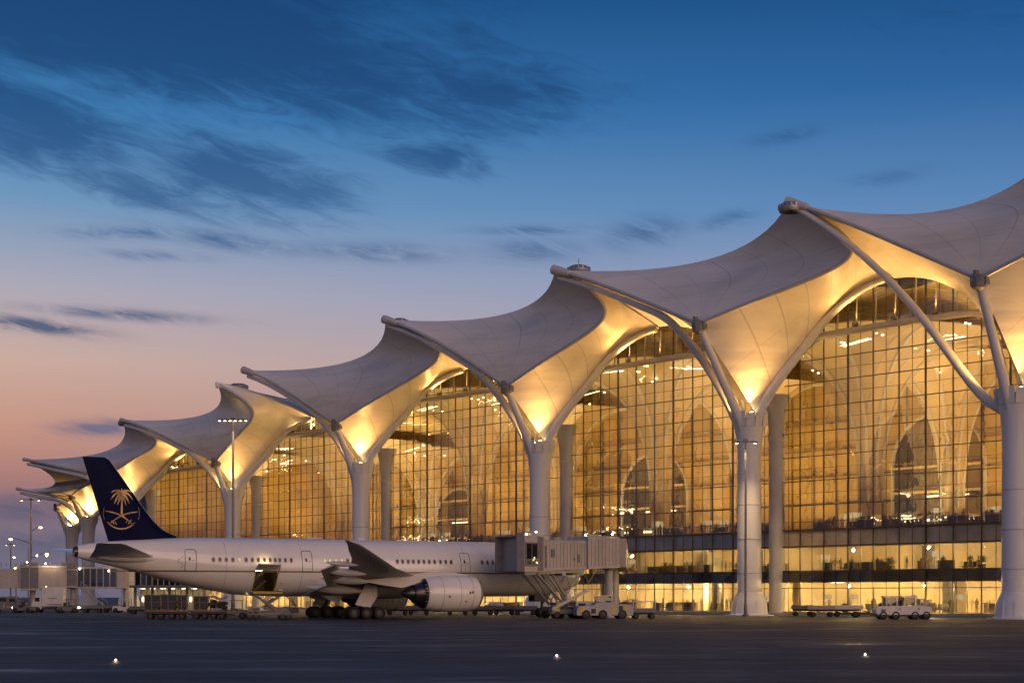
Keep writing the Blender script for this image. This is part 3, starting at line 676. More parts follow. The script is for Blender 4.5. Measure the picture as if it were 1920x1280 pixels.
each(pd, 'partition', M['dark'], T, False); each(pa, 'light_partition', M['office'], T, False); each(la, 'ground_ceiling_lamp', M['cool'], T, False); each(lb, 'first_ceiling_lamp', M['cool'], T, False)
# facade of each bay
def gtop(u, a, b, ha, hb_, az):
    # top line of the glass between two columns
    half = abs(b - a) / 2; m = (a + b) / 2; rel = abs(u - m) / half
    h = ha if u > m else hb_
    return (h + .1) + (az - h - .1) * (max(0, 1 - rel * rel)) ** .56
LEV = [.42, 3.4, 5.5, 8.55, 10.6, 13.6, 16.6, 19.6, 22.6, 25.6, 28.6, 31.4]
for i, (ka, kb) in enumerate(zip(keys[:-1], keys[1:])):
    a, b = ux(ka), ux(kb); ha, hb_ = CAPH[ka], CAPH[kb]
    tip = TIP[{'ZA': 'ZA', 'AB': 'AB', 'BC': 'BC', 'CD': 'CD', 'DE': 'DE', 'EF': 'EF'}[ka + kb]]
    az = (ha + hb_) / 2 + 13.4 * (tip.z - (ha + hb_) / 2) / 20.5
    gt = lambda u: gtop(u, a, b, ha, hb_, az) - .15
    lo, hi = b + .15, a - .15; n = max(6, round((hi - lo) / 3.66)); st = (hi - lo) / n
    gp = MB(); gq = MB()
    for j in range(n):
        u0, u1 = lo + st * j + .06, lo + st * (j + 1) - .06
        for q, z in enumerate(LEV):
            z1 = LEV[q + 1] - .06 if q + 1 < len(LEV) else 99
            if q == 3: continue
            y = GW + rnd.uniform(-.012, .012)
            t0, t1 = min(z1, gt(u0)), min(z1, gt(u1))
            if min(t0, t1) < z + .25: continue
            (gp if q > 3 else gq).add([(u0, y + rnd.uniform(-.02, .02), z + .06), (u1, y + rnd.uniform(-.02, .02), z + .06), (u1, y + rnd.uniform(-.02, .02), t1), (u0, y + rnd.uniform(-.02, .02), t0)], [(0, 1, 2, 3)])
    w = tb('glass_wall', gp, M['glass']); tb('storefront_glass', gq, M['glass'])
    mu = MB(); th = MB(); tr = MB()
    for j in range(n + 1):
        u = lo + st * j; z1 = gt(u)
        mu.box((u, GW + .09, (z1 + .4) / 2), (.12, .16 if j % 3 else .3, z1 - .4))
        if j < n:
            um_ = u + st / 2; z1 = gt(um_); th.box((um_, GW + .1, (z1 + .4) / 2), (.05, .08, z1 - .4))
    for q, z in enumerate(LEV + [34.4]):
        if z > az - .6: continue
        us = [x for x in [lo + (hi - lo) * s / 60 for s in range(61)] if gt(x) > z]
        if len(us) > 1: tr.box(((us[0] + us[-1]) / 2, GW + .1, z), (us[-1] - us[0],   .18, .1 if q not in (2, 3, 4) else .18))
    ht = MB()
    for z in [15.1, 18.1, 21.1, 24.1, 27.1, 30.0]:
        if z > az - 2: continue
        us = [x for x in [lo + (hi - lo) * s / 60 for s in range(61)] if gt(x) > z]
        if len(us) > 1: ht.box(((us[0] + us[-1]) / 2, GW + .1, z), (us[-1] - us[0], .07, .045))
    ht.build('thin_transom', M['mull'], w, False)
    mu.build('mullion', M['mull'], w, False); th.build('thin_mullion', M['mull'], w, False); tr.build('transom', M['mull'], w, False)
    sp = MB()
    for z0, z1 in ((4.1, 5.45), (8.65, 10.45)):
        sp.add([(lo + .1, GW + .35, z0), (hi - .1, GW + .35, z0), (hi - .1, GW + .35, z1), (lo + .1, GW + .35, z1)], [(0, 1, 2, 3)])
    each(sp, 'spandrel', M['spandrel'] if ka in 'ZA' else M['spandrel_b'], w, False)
    # flat-topped arch beam in front of the glass
    zt = min(33.7, az - 3.6) if ka in 'ZAB' else az - 4.2
    pts = []
    L_ = a - b
    for q in range(41):
        s = q / 40; u = b + L_ * s; e = min(s, 1 - s) * L_
        h0 = hb_ if s < .5 else ha
        k2 = min(1, e / 8.5); zz = (h0 + .6) + (zt - h0 - .6) * math.sin(k2 * PI / 2) ** .8
        pts.append((u, 1.0 + 3.3 * min(1, e / 5), zz + .5 * (1 - (2 * s - 1) ** 2)))
    MB().tube(pts, .42, 8).build('arch_beam', M['beam'], w)
    bf = MB()  # lamps added on the beam to brighten the vault cloth
    for q in (14, 20, 26):
        p = Vector(pts[q]); bf.box(p + Vector((0, -.2, .62)), (.6, .45, .4))
        lamp('SPOT', p + Vector((0, -.3, .95)), 1300, (1, .52, .15), w, .2, p + Vector((0, -5, 9)), 150, .9)
    each(bf, 'added_beam_lamp', M['node'], w, False)
    hb2 = MB()
    for q in (11, 14, 17, 20, 23, 26, 29):
        u = pts[q][0]; z1 = gt(u) - .1
        if z1 > pts[q][2] + 1: hb2.tube([(u, 4.3, pts[q][2]), (u, 4.5, z1)], .09, 6)
    if hb2.v: each(hb2, 'hanger', M['beam'], w)
# slim pillars on the glass line at the joints between bays
for k in keys:
    u = ux(k); h = CAPH[k]
    tb('rear_pillar', MB().lathe([(1.0, .4), (1.0, h - 3.2), (1.1, h - 3.1), (1.1, h - 2.6), (1.0, h - 2.5), (1.15, h), (1.7, h + 2.6)], 24, None, (u + .1, GW + .1, 0)), M['pilaster'], True)
# balustrade, hanging lamps of the hall, added unseen uplights, and the office lamps' light
bl = MB(); bl.box((um, GW + 1.2, 11.65), (ul, .08, .08)); 
uu = U0 + 1
while uu < U1: bl.box((uu, GW + 1.2, 11.1), (.06, .06, 1.1)); uu += 1.83
tb('balustrade', bl, M['chrome'])
dl = MB(); r2 = random.Random(5)
for q in range(100):
    u = r2.uniform(U0 + 2, U1 - 2); w = GW + r2.uniform(2, 34)
    lo = 5.0 * max(0, min(1, (ux('D') + 10 - u) / 40)) + 2.5 
    dl.lathe([(.16, -.06), (.16, .06), (.01, .07)], 8, None, (u, w, 37.2 - lo + r2.uniform(-1.5, .4)))
each(dl, 'ceiling_downlight', M['tiny'], T)
ch = MB()
for q in range(34):
    u = lerp(U0 + 3, U1 - 3, q / 33.0); w = GW + (4 + 9 * (q % 3))
    z = 33.5 - 5.0 * max(0, min(1, (ux('D') + 10 - u) / 40)) + (q % 4) * .5
    ch.box((u, w, z), (4.2, .16, .1), Matrix.Rotation(R(-6 + 4 * (q % 4)), 3, 'Y'))
each(ch, 'ceiling_strip_lamp', M['strip'], T, False)
for i, (ka, kb) in enumerate(zip(keys[:-1], keys[1:])):
    a, b = ux(ka), ux(kb)
    for f_, w, z, p in ((.25, 9, 20, 3600), (.75, 10, 21, 3600), (.5, 26, 17, 5200), (.2, 35, 24, 3600), (.8, 35, 24, 3600)):
        lamp('SPOT', (lerp(a, b, f_), GW + w, 12.2), p * 1.8, (1, .66, .25), T, .4, (lerp(a, b, f_), GW + w + (5 if w > 12 else -2), 34), 155, .6)  # bare spots on the concourse, added unseen to brighten the hall
    for f_ in (.2, .5, .8):
        lamp('POINT', (lerp(a, b, f_), GW + 6, 3.7), 3600, (1, .7, .3), T, .1)
        lamp('POINT', (lerp(a, b, f_), GW + 7, 8.2), 1700, (1, .7, .3), T, .1)
#SECTION_PLANE
# ------------------------------------------------------------------ airliner: x forward, y to its left, z up, origin under the main gear
AL = math.atan2(F, 6585 - XC); PO = Vector((-18.3, 174.6, 0)); PF = Vector((math.cos(AL), math.sin(AL), 0)); PL = Vector((-math.sin(AL), math.cos(AL), 0))
PLANE = thing('airliner', 'white twin-engine airliner with a navy tail fin bearing a gold palm emblem', 'airliner', PO, AL)
def plane_px(px, py, y):
    # the point of the aircraft's lengthwise plane y that the photo shows at px, py
    k = (px - XC) / F; P = PO + PL * y
    x = (k * P.y - P.x) / (PF.x - k * PF.y); Z = P.y + x * PF.y
    return Vector((x, y, EYE + (YH - py) / F * Z))
def pb(name, mb, mat, parent=None, smooth=True, **kw): return mb.build(name, mat, parent or PLANE, smooth, **kw)
ST = [(-28.85, 6.9, .5, .62), (-27.4, 6.86, .8, .95), (-25.5, 6.76, 1.12, 1.26), (-23.2, 6.58, 1.55, 1.62), (-20.3, 6.3, 2.05, 2.1), (-17.4, 6.0, 2.5, 2.52), (-15, 5.78, 2.78, 2.78), (-12.8, 5.6, 2.97, 2.97), (-11.3, 5.54, 3.04, 3.04), (-8.7, 5.5, 3.1, 3.1), (-4, 5.5, 3.1, 3.1), (2, 5.5, 3.1, 3.1), (8, 5.5, 3.1, 3.1), (14, 5.5, 3.1, 3.1), (19, 5.5, 3.1, 3.1), (22, 5.43, 3.0, 3.0), (24.5, 5.3, 2.7, 2.75), (26.5, 5.08, 2.2, 2.3), (28.2, 4.8, 1.5, 1.6), (29.3, 4.62, .8, .9), (29.8, 4.55, .1, .12)]
def sect(x):
    for (a, b) in zip(ST[:-1], ST[1:]):
        if a[0] <= x <= b[0]:
            t = (x - a[0]) / (b[0] - a[0]); t2 = t
            return [lerp(a[k], b[k], t2) for k in (1, 2, 3)]
    return ST[-1][1:] if x > 0 else ST[0][1:]
def skin(x, z, off=0.0):
    zc, ry, rz = sect(x); q = max(-.999, min(.999, (z - zc) / rz))
    return Vector((x, -(ry * math.sqrt(1 - q * q)) - off * math.sqrt(1 - q * q), z + off * q))
stx = sorted(set([s[0] for s in ST] + [-11.15 + .0, -8.75, -26.5, -19, -6, 0, 5, 11, 16.5]))
angs = [-110, -95, -80, -62, -52, -42, -30, -20, -7.5, 0, 10, 20, 30, 40, 50, 60, 70, 80, 90, 105, 120, 135, 150, 165, 180, 195, 210, 225, 237]
fu = MB(); nA = len(angs)
for x in stx:
    zc, ry, rz = sect(x)
    for a in angs: fu.v.append((x, -ry * math.cos(R(a)), zc + rz * math.sin(R(a))))
ci = stx.index(-11.15)
for i in range(len(stx) - 1):
    for j in range(nA):
        j2 = (j + 1) % nA
        if i == ci and 3 <= j <= 7: continue
        fu.face((i * nA + j, i * nA + j2, (i + 1) * nA + j2, (i + 1) * nA + j))
fu.face([k for k in range(nA)]); 
FUS = pb('fuselage', fu, M['body'], angle=60)
# dark exhaust of the tail cone
zc, ry, rz = sect(-28.85)
pb('tail_exhaust', MB().lathe([(.56, 0), (.5, .35), (.001, .3)], 20, Matrix.Rotation(R(-90), 3, 'Y'), (-28.86, 0, 6.9)), M['nozzle'])
# cheat line
cl = MB(); 
xsr = [-25.5 + .6 * q for q in range(85)]
for q, x in enumerate(xsr):
    for z in (4.93, 5.08): cl.v.append(tuple(skin(x, z, .012)))
for q in range(len(xsr) - 1): cl.face((2 * q, 2 * q + 2, 2 * q + 3, 2 * q + 1))
pb('cheat_line', cl, M['goldline'], FUS)
# cabin windows
wp = MB(); ring = MB()
def oval(w, h, n=14): return [(math.copysign(abs(math.cos(a)) ** .75, math.cos(a)) * w, math.copysign(abs(math.sin(a)) ** .75, math.sin(a)) * h) for a in [2 * PI * k / n for k in range(n)]]
def window_mesh(x, z):
    m = MB(); o = oval(.15, .225); b = 0
    m.v = [tuple(skin(x + p[0], z + p[1], .018) - Vector((x, 0, z))) for p in o]; m.face(range(len(o))[::-1]); m.face(range(len(o)))
    return m
w0 = None; 
wpx = [402, 414, 425.5, 437.5, 450, 462, 473.5, 485, 496, 506.5, 516, 524.5, 535, 546, 609, 619, 630, 641, 652, 662, 673, 684, 745, 755, 765.5, 775, 785, 795, 805, 815, 826, 836, 846, 904, 914, 924, 934]
for q, px in enumerate(wpx):
    x = plane_px(px, 1050, -3.02).x; z = 6.2
    mm = window_mesh(x, z)
    lit = 609 <= px <= 645 or rnd.random() < .06
    o = pb('cabin_window', mm, M['wind'] if not lit else M['screen'], FUS, False); o.location = (x, 0, z)
    rm = MB(); o1, o2 = oval(.17, .25), oval(.225, .305); n = len(o1)
    rm.v = [tuple(skin(x + p[0], z + p[1], .01) - Vector((x, 0, z))) for p in o1 + o2]
    for k in range(n): rm.face((k, (k + 1) % n, n + (k + 1) % n, n + k))
    f = rm.build('window_frame', M['grey'], o, False)
# doors: a gap line following the skin, a small pane and a handle
for px, (ya, yb) in ((361, (1031, 1071)), (576, (1032, 1071)), (872.5, (1036, 1074)), (1080, (1036, 1074))):
    x = plane_px(px, 1050, -3.0).x; hw = .56; z0, z1 = 4.98, 7.2
    pts = [skin(x + sx * hw * (1 if abs(zz - z0) > .15 and abs(zz - z1) > .15 else .8), zz, .01) for sx, zz in [(-1, z0), (-1, z0 + .15), (-1, 5.6), (-1, 6.3), (-1, 6.8), (-1, z1 - .15), (-1, z1), (0, z1 + .02), (1, z1), (1, z1 - .15), (1, 6.8), (1, 6.3), (1, 5.6), (1, z0 + .15), (1, z0), (0, z0 - .02), (-1, z0)]]
    d = pb('cabin_door', MB().tube(pts, .035, 5), M['line'], FUS)
    wn = MB(); wn.v = [tuple(skin(x - .12 + p[0] * .8, 6.25 + p[1], .02)) for p in oval(.15, .2)]; wn.face(range(14)); wn.face(range(14)[::-1])
    wn.build('door_pane', M['wind'], d, False)
    MB().tube([skin(x + .18, 6.1, .03), skin(x + .32, 6.1, .03)], .05, 6).build('door_handle', M['line'], d)
# small green flag beside the boarding bridge
fg = MB(); fx = plane_px(940, 1032, -2.8).x
pts = [skin(fx + a * .75, z, .015) for z in (6.95, 7.65) for a in (0, .5, 1, 1.5, 2)]
fg.v = [tuple(p) for p in pts]
for q in range(4): fg.face((q, q + 1, q + 6, q + 5)); fg.face((q + 5, q + 6, q + 1, q))
pb('flag_marking', fg, M['green'], FUS, False)
# cargo hold opening and raised cargo door
hold = MB()
xa, xb = -11.15, -8.75
zt, zb = skin(xa, 5.1).z, 2.72
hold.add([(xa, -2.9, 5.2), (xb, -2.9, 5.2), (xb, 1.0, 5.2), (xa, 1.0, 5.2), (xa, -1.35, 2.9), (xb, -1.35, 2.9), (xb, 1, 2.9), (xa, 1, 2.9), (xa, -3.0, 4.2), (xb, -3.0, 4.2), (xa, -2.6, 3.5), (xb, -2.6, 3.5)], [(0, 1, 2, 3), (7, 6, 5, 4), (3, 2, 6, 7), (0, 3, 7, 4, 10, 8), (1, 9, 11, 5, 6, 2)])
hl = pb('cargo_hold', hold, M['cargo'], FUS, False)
nb = MB()
for q in range(9): nb.box((xa + .35 + .13 * q, -1.5 - .1 * (q % 3), 3.15 + .21 * (q * 5 % 9)), (.3, .5, .22))
each(nb, 'baggage', M['cargo'], hl, False)
MB().box((xa + .7, -1.9, 5.12), (.7, .25, .06)).build('hold_lamp', M['tiny'], hl, False)
lamp('POINT', (xa + .5, -1.0, 4.8), 5, (1, .66, .25), PLANE, .1)
cd = MB()
for dth in (0, .12):
    for q in range(6):
        f_ = q / 5
        for x in (xa - .05, xb + .05):
            cd.v.append((x, -3.04 - 1.75 * f_, 5.12 + .42 * math.sin(f_ * 2.3) + .25 * f_ + dth))
for q in range(5):
    b = 2 * q; cd.face((b, b + 1, b + 3, b + 2)); cd.face((12 + b + 2, 12 + b + 3, 12 + b + 1, 12 + b)); cd.face((b, b + 2, 12 + b + 2, 12 + b)); cd.face((b + 3, b + 1, 12 + b + 1, 12 + b + 3))
cd.face((10, 11, 23, 22)); cd.face((1, 0, 12, 13))
dr = pb('cargo_door', cd, M['body'])
each(MB().tube([(xa + .1, -3.0, 4.2), (xa + .1, -4.2, 5.5)], .05, 6).tube([(xb - .1, -3.0, 4.2), (xb - .1, -4.2, 5.5)], .05, 6), 'door_strut', M['chrome'], dr)
MB().box((-10.2, -3.5, 5.72), (.35, .2, .12)).build('door_lamp', M['tiny'], dr, False)
lamp('SPOT', (-10.2, -3.75, 5.85), 60, (1, .62, .2), PLANE, .1, (-10.2, -2.9, 6.0), 120, .9)
fr = MB().tube([skin(xa, z, .02) for z in (5.05, 4.5, 4.0, 3.5, 3.0)] , .05, 5).tube([skin(xb, z, .02) for z in (5.05, 4.5, 4.0, 3.5, 3.0)], .05, 5).tube([(xa, -1.5, 2.86), (xb, -1.5, 2.86)], .09, 6)
pb('hold_sill', fr, M['yellow'], FUS)
each(MB().box(skin(-8.1, 3.95, .02), (.35, .04, .28)).box(skin(-8.0, 3.1, .02), (.4, .06, .2)), 'cargo_latch', M['yellow'], FUS, False)
# panel seams, ports and aerials
sm = MB()
for x in (-14.2, -6.0, 13.2, 20.5): sm.tube([skin(x, z, .004) for z in [2.7 + .3 * q for q in range(19)]], .012, 4)
sm.tube([skin(-18.9 + .3 * math.sin(q), 5.3 + .16 * q, .004) for q in range(9)], .02, 4)
each(sm, 'panel_seam', M['line'], FUS)
sp = MB()
for x, z, w, h in ((-15.6, 4.45, .25, .1), (-14.0, 4.45, .14, .06), (-17.0, 4.4, .1, .08)): sp.box(skin(x, z, .01), (w, .05, h))
sp.box((2, 0, 8.72), (.9, .1, .25)).box((-3.5, 0, 8.7), (1.6, .3, .12)).box((12, 0, 8.75), (.5, .05, .4))
each(sp, 'aerial', M['grey'], FUS, False)
# belly fairing
def fair(u, v):
    x = -6.4 + 19.4 * u; e = max(0, 1 - (2 * abs(u - .5)) ** 2.6) ** .62
    a = R(-185 + 190 * v + 0); cy_, sy = math.cos(a), math.sin(a)
    return Vector((x, 3.42 * e * math.copysign(abs(cy_) ** .7, cy_), 4.1 + (2.0 if sy < 0 else 1.2) * e * math.copysign(abs(sy) ** .75, sy) + .35 * (1 - e)))
pb('belly_fairing', MB().grid(fair, 26, 20), M['body'], angle=70)
# wings
def foil(le, y, z, ch, th, tw=0, n=12):
    P = []
    for q in range(2 * n):
        if q < n: s = q / n; sg = 1
        else: s = 1 - (q - n) / n; sg = -1
        s2 = s * s * (3 - 2 * s); t = th * (2.6 * math.sqrt(max(0, s2)) * (1 - s2) ** .9) * .62
        P.append(Vector((le - ch * s2, y, z + (t * .62 if sg > 0 else -t * .5) - ch * s2 * math.tan(R(tw)) + th * .25 * s2 * 0)))
    return P
WS = [(11.6, 1.5, 3.85, 16.0, 1.45, 2.0), (10.4, 3.1, 3.9, 14.2, 1.2, 1.8), (4.0, 9.6, 4.6, 7.6, .66, 1.0), (-.3, 14.5, 5.15, 5.2, .6, .8), (-4.2, 20, 5.95, 3.1, .4, .3), (-7.4, 24.2, 6.7, 2.0, .24, 0), (-9.2, 26.3, 7.15, 1.15, .12, 0), (-11.0, 27.7, 7.52, .2, .03, 0)]
for sg, nm in ((-1, 'near'), (1, 'far')):
    w = MB().rings([foil(le, sg * y, z, ch, th, tw) if sg > 0 else foil(le, sg * y, z, ch, th, tw)[::-1] for le, y, z, ch, th, tw in WS])
    W = pb('wing', w, M['grey'], angle=50)
    le = MB().tube([Vector((q[0] + .02, sg * q[1], q[2] + .02)) for q in WS[1:]], [.14, .08, .06, .05, .035, .025, .01], 6)
    le.build('leading_edge', M['chrome'], W)
    # lowered flaps and their track fairings
    fl = MB()
    for (y0, x0, z0, y1, x1, z1, ch) in ((3.8, -4.4, 3.25, 8.9, -4.1, 4.1, 2.2), (10.6, -4.7, 4.35, 19, -9.0, 5.55, 1.5)):
        ra = [Vector((x0 + .5, sg * y0, z0 + .12)), Vector((x0 - ch, sg * y0, z0 - .85)), Vector((x0 - ch, sg * y0, z0 - .92)), Vector((x0 + .4, sg * y0, z0 - .22))]
        rb = [Vector((x1 + .5, sg * y1, z1 + .12)), Vector((x1 - ch * .75, sg * y1, z1 - .6)), Vector((x1 - ch * .75, sg * y1, z1 - .66)), Vector((x1 + .4, sg * y1, z1 - .18))]
        fl.rings([ra, rb] if sg > 0 else [ra[::-1], rb[::-1]])
    each(fl, 'flap', M['grey'], W, False)
    for y, x, z, ln, r in ((6.3, -3.6, 3.15, 6.6, .52), (11.8, -4.6, 4.05, 5.6, .45), (16.2, -6.6, 4.75, 4.8, .4), (20.6, -8.6, 5.5, 3.4, .26)):
        pr = [(r * math.sin(PI * q / 14) ** .8 if 0 < q < 14 else .01, ln * (q / 14 - .5)) for q in range(15)]
        cn = MB().lathe(pr, 12, Matrix.Rotation(R(4), 3, 'Y') @ RY90, (x, sg * y, z)); cn.build('flap_fairing', M['grey'], W)
    # engine
    E_ = thing('engine', '', '', (0, 0, 0)); bpy.data.objects.remove(E_)
    ey = sg * 9.6; ez = 2.72
    na = MB().lathe([(1.62, 5.0), (1.66, 5.05), (1.86, 6.2), (1.96, 7.6), (1.96, 9.0), (1.86, 10.4), (1.72, 11.0)], 44, RY90, (0, ey, ez))
    NA = pb('engine', na, M['body'], angle=50)
    MB().lathe([(1.72, 11.0), (1.66, 11.22), (1.56, 11.33), (1.46, 11.25), (1.42, 10.9), (1.42, 9.4)], 44, RY90, (0, ey, ez)).build('intake_lip', M['galv'], NA)
    MB().lid(1.42, 9.6, 32, (0, ey, ez), False, RY90).lathe([(.45, 9.6), (.3, 10.1), (.01, 10.5)], 20, RY90, (0, ey, ez)).build('fan', M['nozzle'], NA)
    MB().lathe([(1.6, 5.35), (1.58, 5.0), (1.5, 4.75)], 48, RY90, (0, ey, ez), lambda i, k: (-.16 if k % 2 else .1) if i == 2 else 0).lid(1.5, 5.2, 40, (0, ey, ez), True, RY90).build('fan_nozzle', M['nozzle'], NA, False)
    MB().lathe([(1.28, 5.1), (1.22, 4.6), (1.0, 3.9), (.92, 3.75), (.92, 3.95)], 36, RY90, (0, ey, ez)).lathe([(.78, 4.2), (.72, 3.7), (.42, 2.9), (.01, 2.45)], 28, RY90, (0, ey, ez)).build('core_nozzle', M['nozzle'], NA)
    ln_ = MB()
    for x in (6.6, 8.6, 10.1): 
        rr = 1.9 if x < 7 else (1.965 if x < 9 else 1.9)
        ln_.tube([(x, ey + rr * math.cos(R(a)) , ez + rr * math.sin(R(a))) for a in range(90, 271 if x < 10 else 235, 9)] if sg < 0 else [(x, ey + rr * math.cos(R(a)), ez + rr * math.sin(R(a))) for a in range(90, 271, 9)], .014, 4)
    for x, a in ((7.2, 190), (9.6, 178), (9.9, 176), (9.2, 205)): ln_.box((x, ey + 1.95 * math.cos(R(a)), ez + 1.95 * math.sin(R(a))), (.2, .03, .22))
    each(ln_, 'cowl_latch', M['line'], NA)
    # pylon
    py_ = MB().rings([[Vector((x, ey - w_, zt)), Vector((x, ey + w_, zt)), Vector((x, ey + w_, zb_)), Vector((x, ey - w_, zb_))] for x, w_, zt, zb_ in ((10.2, .08, 4.72, 4.5), (8.5, .22, 4.95, 4.2), (5.5, .26, 4.95, 4.1), (2.5, .26, 4.6, 3.3), (.5, .2, 4.3, 3.55), (-1.5, .05, 4.1, 3.9))])
    py_.build('pylon', M['grey'], NA, True, 40)
# fin with emblem
def fin_y(x, z): return .42 - .3 * (z - 8) / 8.5
fo = [plane_px(px, py, 0) for px, py in ((154, 855), (195, 856), (204, 861), (240, 911), (275, 961), (292, 982), (311, 997), (337, 1007.5), (205, 1016))]
fo = [(p.x, p.z) for p in fo]
fo = fo[:-1] + [(fo[-2][0], 8.2), (fo[-1][0], 7.6)]
FINR = []
zs = [7.7, 8.3, 8.65, 9.0, 9.5, 10.2, 11.1, 12.5, 14, 15.4, 16.2, 16.5]
def xle(z):
    P = fo[1:8]
    for (x1, z1), (x0, z0) in zip(P[:-1], P[1:]):
        if z0 <= z <= z1: return lerp(x0, x1, (z - z0) / (z1 - z0))
    return P[-1][0] if z < P[-1][1] else P[0][0]
xte = lambda z: lerp(fo[-1][0], fo[0][0], (z - 7.6) / (fo[0][1] - 7.6))
for z in zs:
    a, b = xle(z), xte(z); th = fin_y(0, z); ch = a - b; r = []
    for q in range(24):
        s = q / 12 if q < 12 else 2 - q / 12; sgn = 1 if q < 12 else -1
        tt = th * min(1, (s / .28) ** .5 if s < .28 else 1) * (1 if s < .55 else max(.08, 1 - (s - .55) / .45 * .92))
        r.append(Vector((a - ch * s, sgn * tt, z)))
    FINR.append(r[::-1])
FIN = pb('tail_fin', MB().rings(FINR), M['navy'], angle=50)
def fin_face(px, py, d=0.0):
    p = plane_px(px, py, -.3); z = p.z; a, b = xle(z), xte(z); s = (a - p.x) / (a - b); th = fin_y(0, z)
    tt = th * min(1, (max(.0001, s) / .28) ** .5 if s < .28 else 1) * (1 if s < .55 else max(.08, 1 - (s - .55) / .45 * .92))
    return Vector((p.x, -tt - .02 - d, z))
em = MB()
def blade(pts, wid):
    # a tapering leaf or sword drawn as a strip on the fin
    m = len(pts); b = len(em.v)
    for i, (x, y) in enumerate(pts):
        x0, y0 = pts[max(0, i - 1)]; x1, y1 = pts[min(m - 1, i + 1)]; l = math.hypot(x1 - x0, y1 - y0); nx, ny = -(y1 - y0) / l, (x1 - x0) / l
        w = wid[i] / 2; em.v.append(tuple(fin_face(x + nx * w, y + ny * w))); em.v.append(tuple(fin_face(x - nx * w, y - ny * w)))
    for i in range(m - 1):
        em.face((b + 2 * i, b + 2 * i + 1, b + 2 * i + 3, b + 2 * i + 2)); em.face((b + 2 * i + 2, b + 2 * i + 3, b + 2 * i + 1, b + 2 * i))
cx_, cy0 = 228.5, 930
for ex, ey_, sag in ((-20, -6, -7), (-21, 8, -9), (-14, 15, -7), (-8, 17, -3), (-13, -10, -4), (-6, -12, -1), (0, -14, 0), (6, -12, 1), (13, -10, 4), (20, -6, 7), (21, 8, 9), (14, 15, 7), (8, 18, 3)):
    pts = []
    for q in range(7):
        s = q / 6; x = cx_ + ex * s; y = cy0 - 2 + (ey_ + 1) * s - abs(sag) * .9 * math.sin(s * PI) * 1
        pts.append((x, y))
    blade(pts, [2.2, 3.6, 4.2, 4.0, 3.2, 2.2, .4])
blade([(228.5, 925), (228.5, 945), (228, 963.5)], [4.2, 3.0, 3.6])
def arcpts(x0, y0, x1, y1, bow, n=12):
    l = math.hypot(x1 - x0, y1 - y0); nx, ny = -(y1 - y0) / l, (x1 - x0) / l
    return [(lerp(x0, x1, q / n) + nx * bow * math.sin(PI * q / n), lerp(y0, y1, q / n) + ny * bow * math.sin(PI * q / n)) for q in range(n + 1)]
blade(arcpts(197, 957, 247, 981, -5), [.4, 1.6, 2.2, 2.5, 2.6, 2.6, 2.6, 2.6, 2.5, 2.3, 2.1, 2.0, 1.6])
blade(arcpts(259, 959, 208, 979.5, 5), [.4, 1.6, 2.2, 2.5, 2.6, 2.6, 2.6, 2.6, 2.5, 2.3, 2.1, 2.0, 1.6])
blade([(236, 979), (239, 973)], [1.2, 1.2]); blade([(216, 977), (219, 983)], [1.2, 1.2]); blade([(240, 982), (246, 974)], [1.3, 1.3]); blade([(210, 975), (215, 982)], [1.3, 1.3])
blade([(202, 977.5), (206, 982), (212, 986.5), (220, 990), (228, 991), (236, 990), (244, 986.5), (249, 982.5), (253, 978.5)], [.5, 1.6, 2.2, 2.5, 2.6, 2.5, 2.2, 1.6, .5])
em.build('palm_emblem', M['gold'], FIN, False)
em = MB()
blade([(228 + 33.5 * math.sin(a), 961 - 33.5 * math.cos(a)) for a in [R(112) - R(q * 8) for q in range(6)]], [.5] * 6); blade([(228 - 33.5 * math.sin(a), 961 - 33.5 * math.cos(a)) for a in [R(112) - R(q * 8) for q in range(6)]], [.5] * 6)
em.build('emblem_ring', M['grey'], FIN, False)
MB().tube([Vector((xle(z) + .01, 0, z)) for z in (8.7, 9.2, 9.8, 10.5, 11.5, 13, 14.5, 16)], .018, 6).build('leading_edge', M['edge'], FIN)
# tailplanes
for sg in (-1, 1):
    HS = [(-20.4, .6, 6.3, 7.4, .75), (-21.5, 1.5, 6.42, 6.4, .62), (-24.2, 5.8, 6.98, 4.3, .4), (-26.5, 9.6, 7.4, 2.75, .2), (-27.1, 10.2, 7.48, 2.0, .06)]
    h = MB().rings([foil(le, sg * y, z, ch, th)[::(1 if sg > 0 else -1)] for le, y, z, ch, th in HS])
    H_ = pb('tailplane', h, M['body'], angle=50)
    MB().tube([Vector((q[0] + .02, sg * q[1], q[2])) for q in HS[1:]], [.08, .06, .05, .02], 6).build('leading_edge', M['body'], H_)
pb('tailplane_root', MB().lathe([(.01, -3.6), (.22, -3.2), (.42, -2), (.5, 0), (.45, 2), (.01, 4)], 14, RY90, (-23.6, -1.45, 6.35)), M['body'])
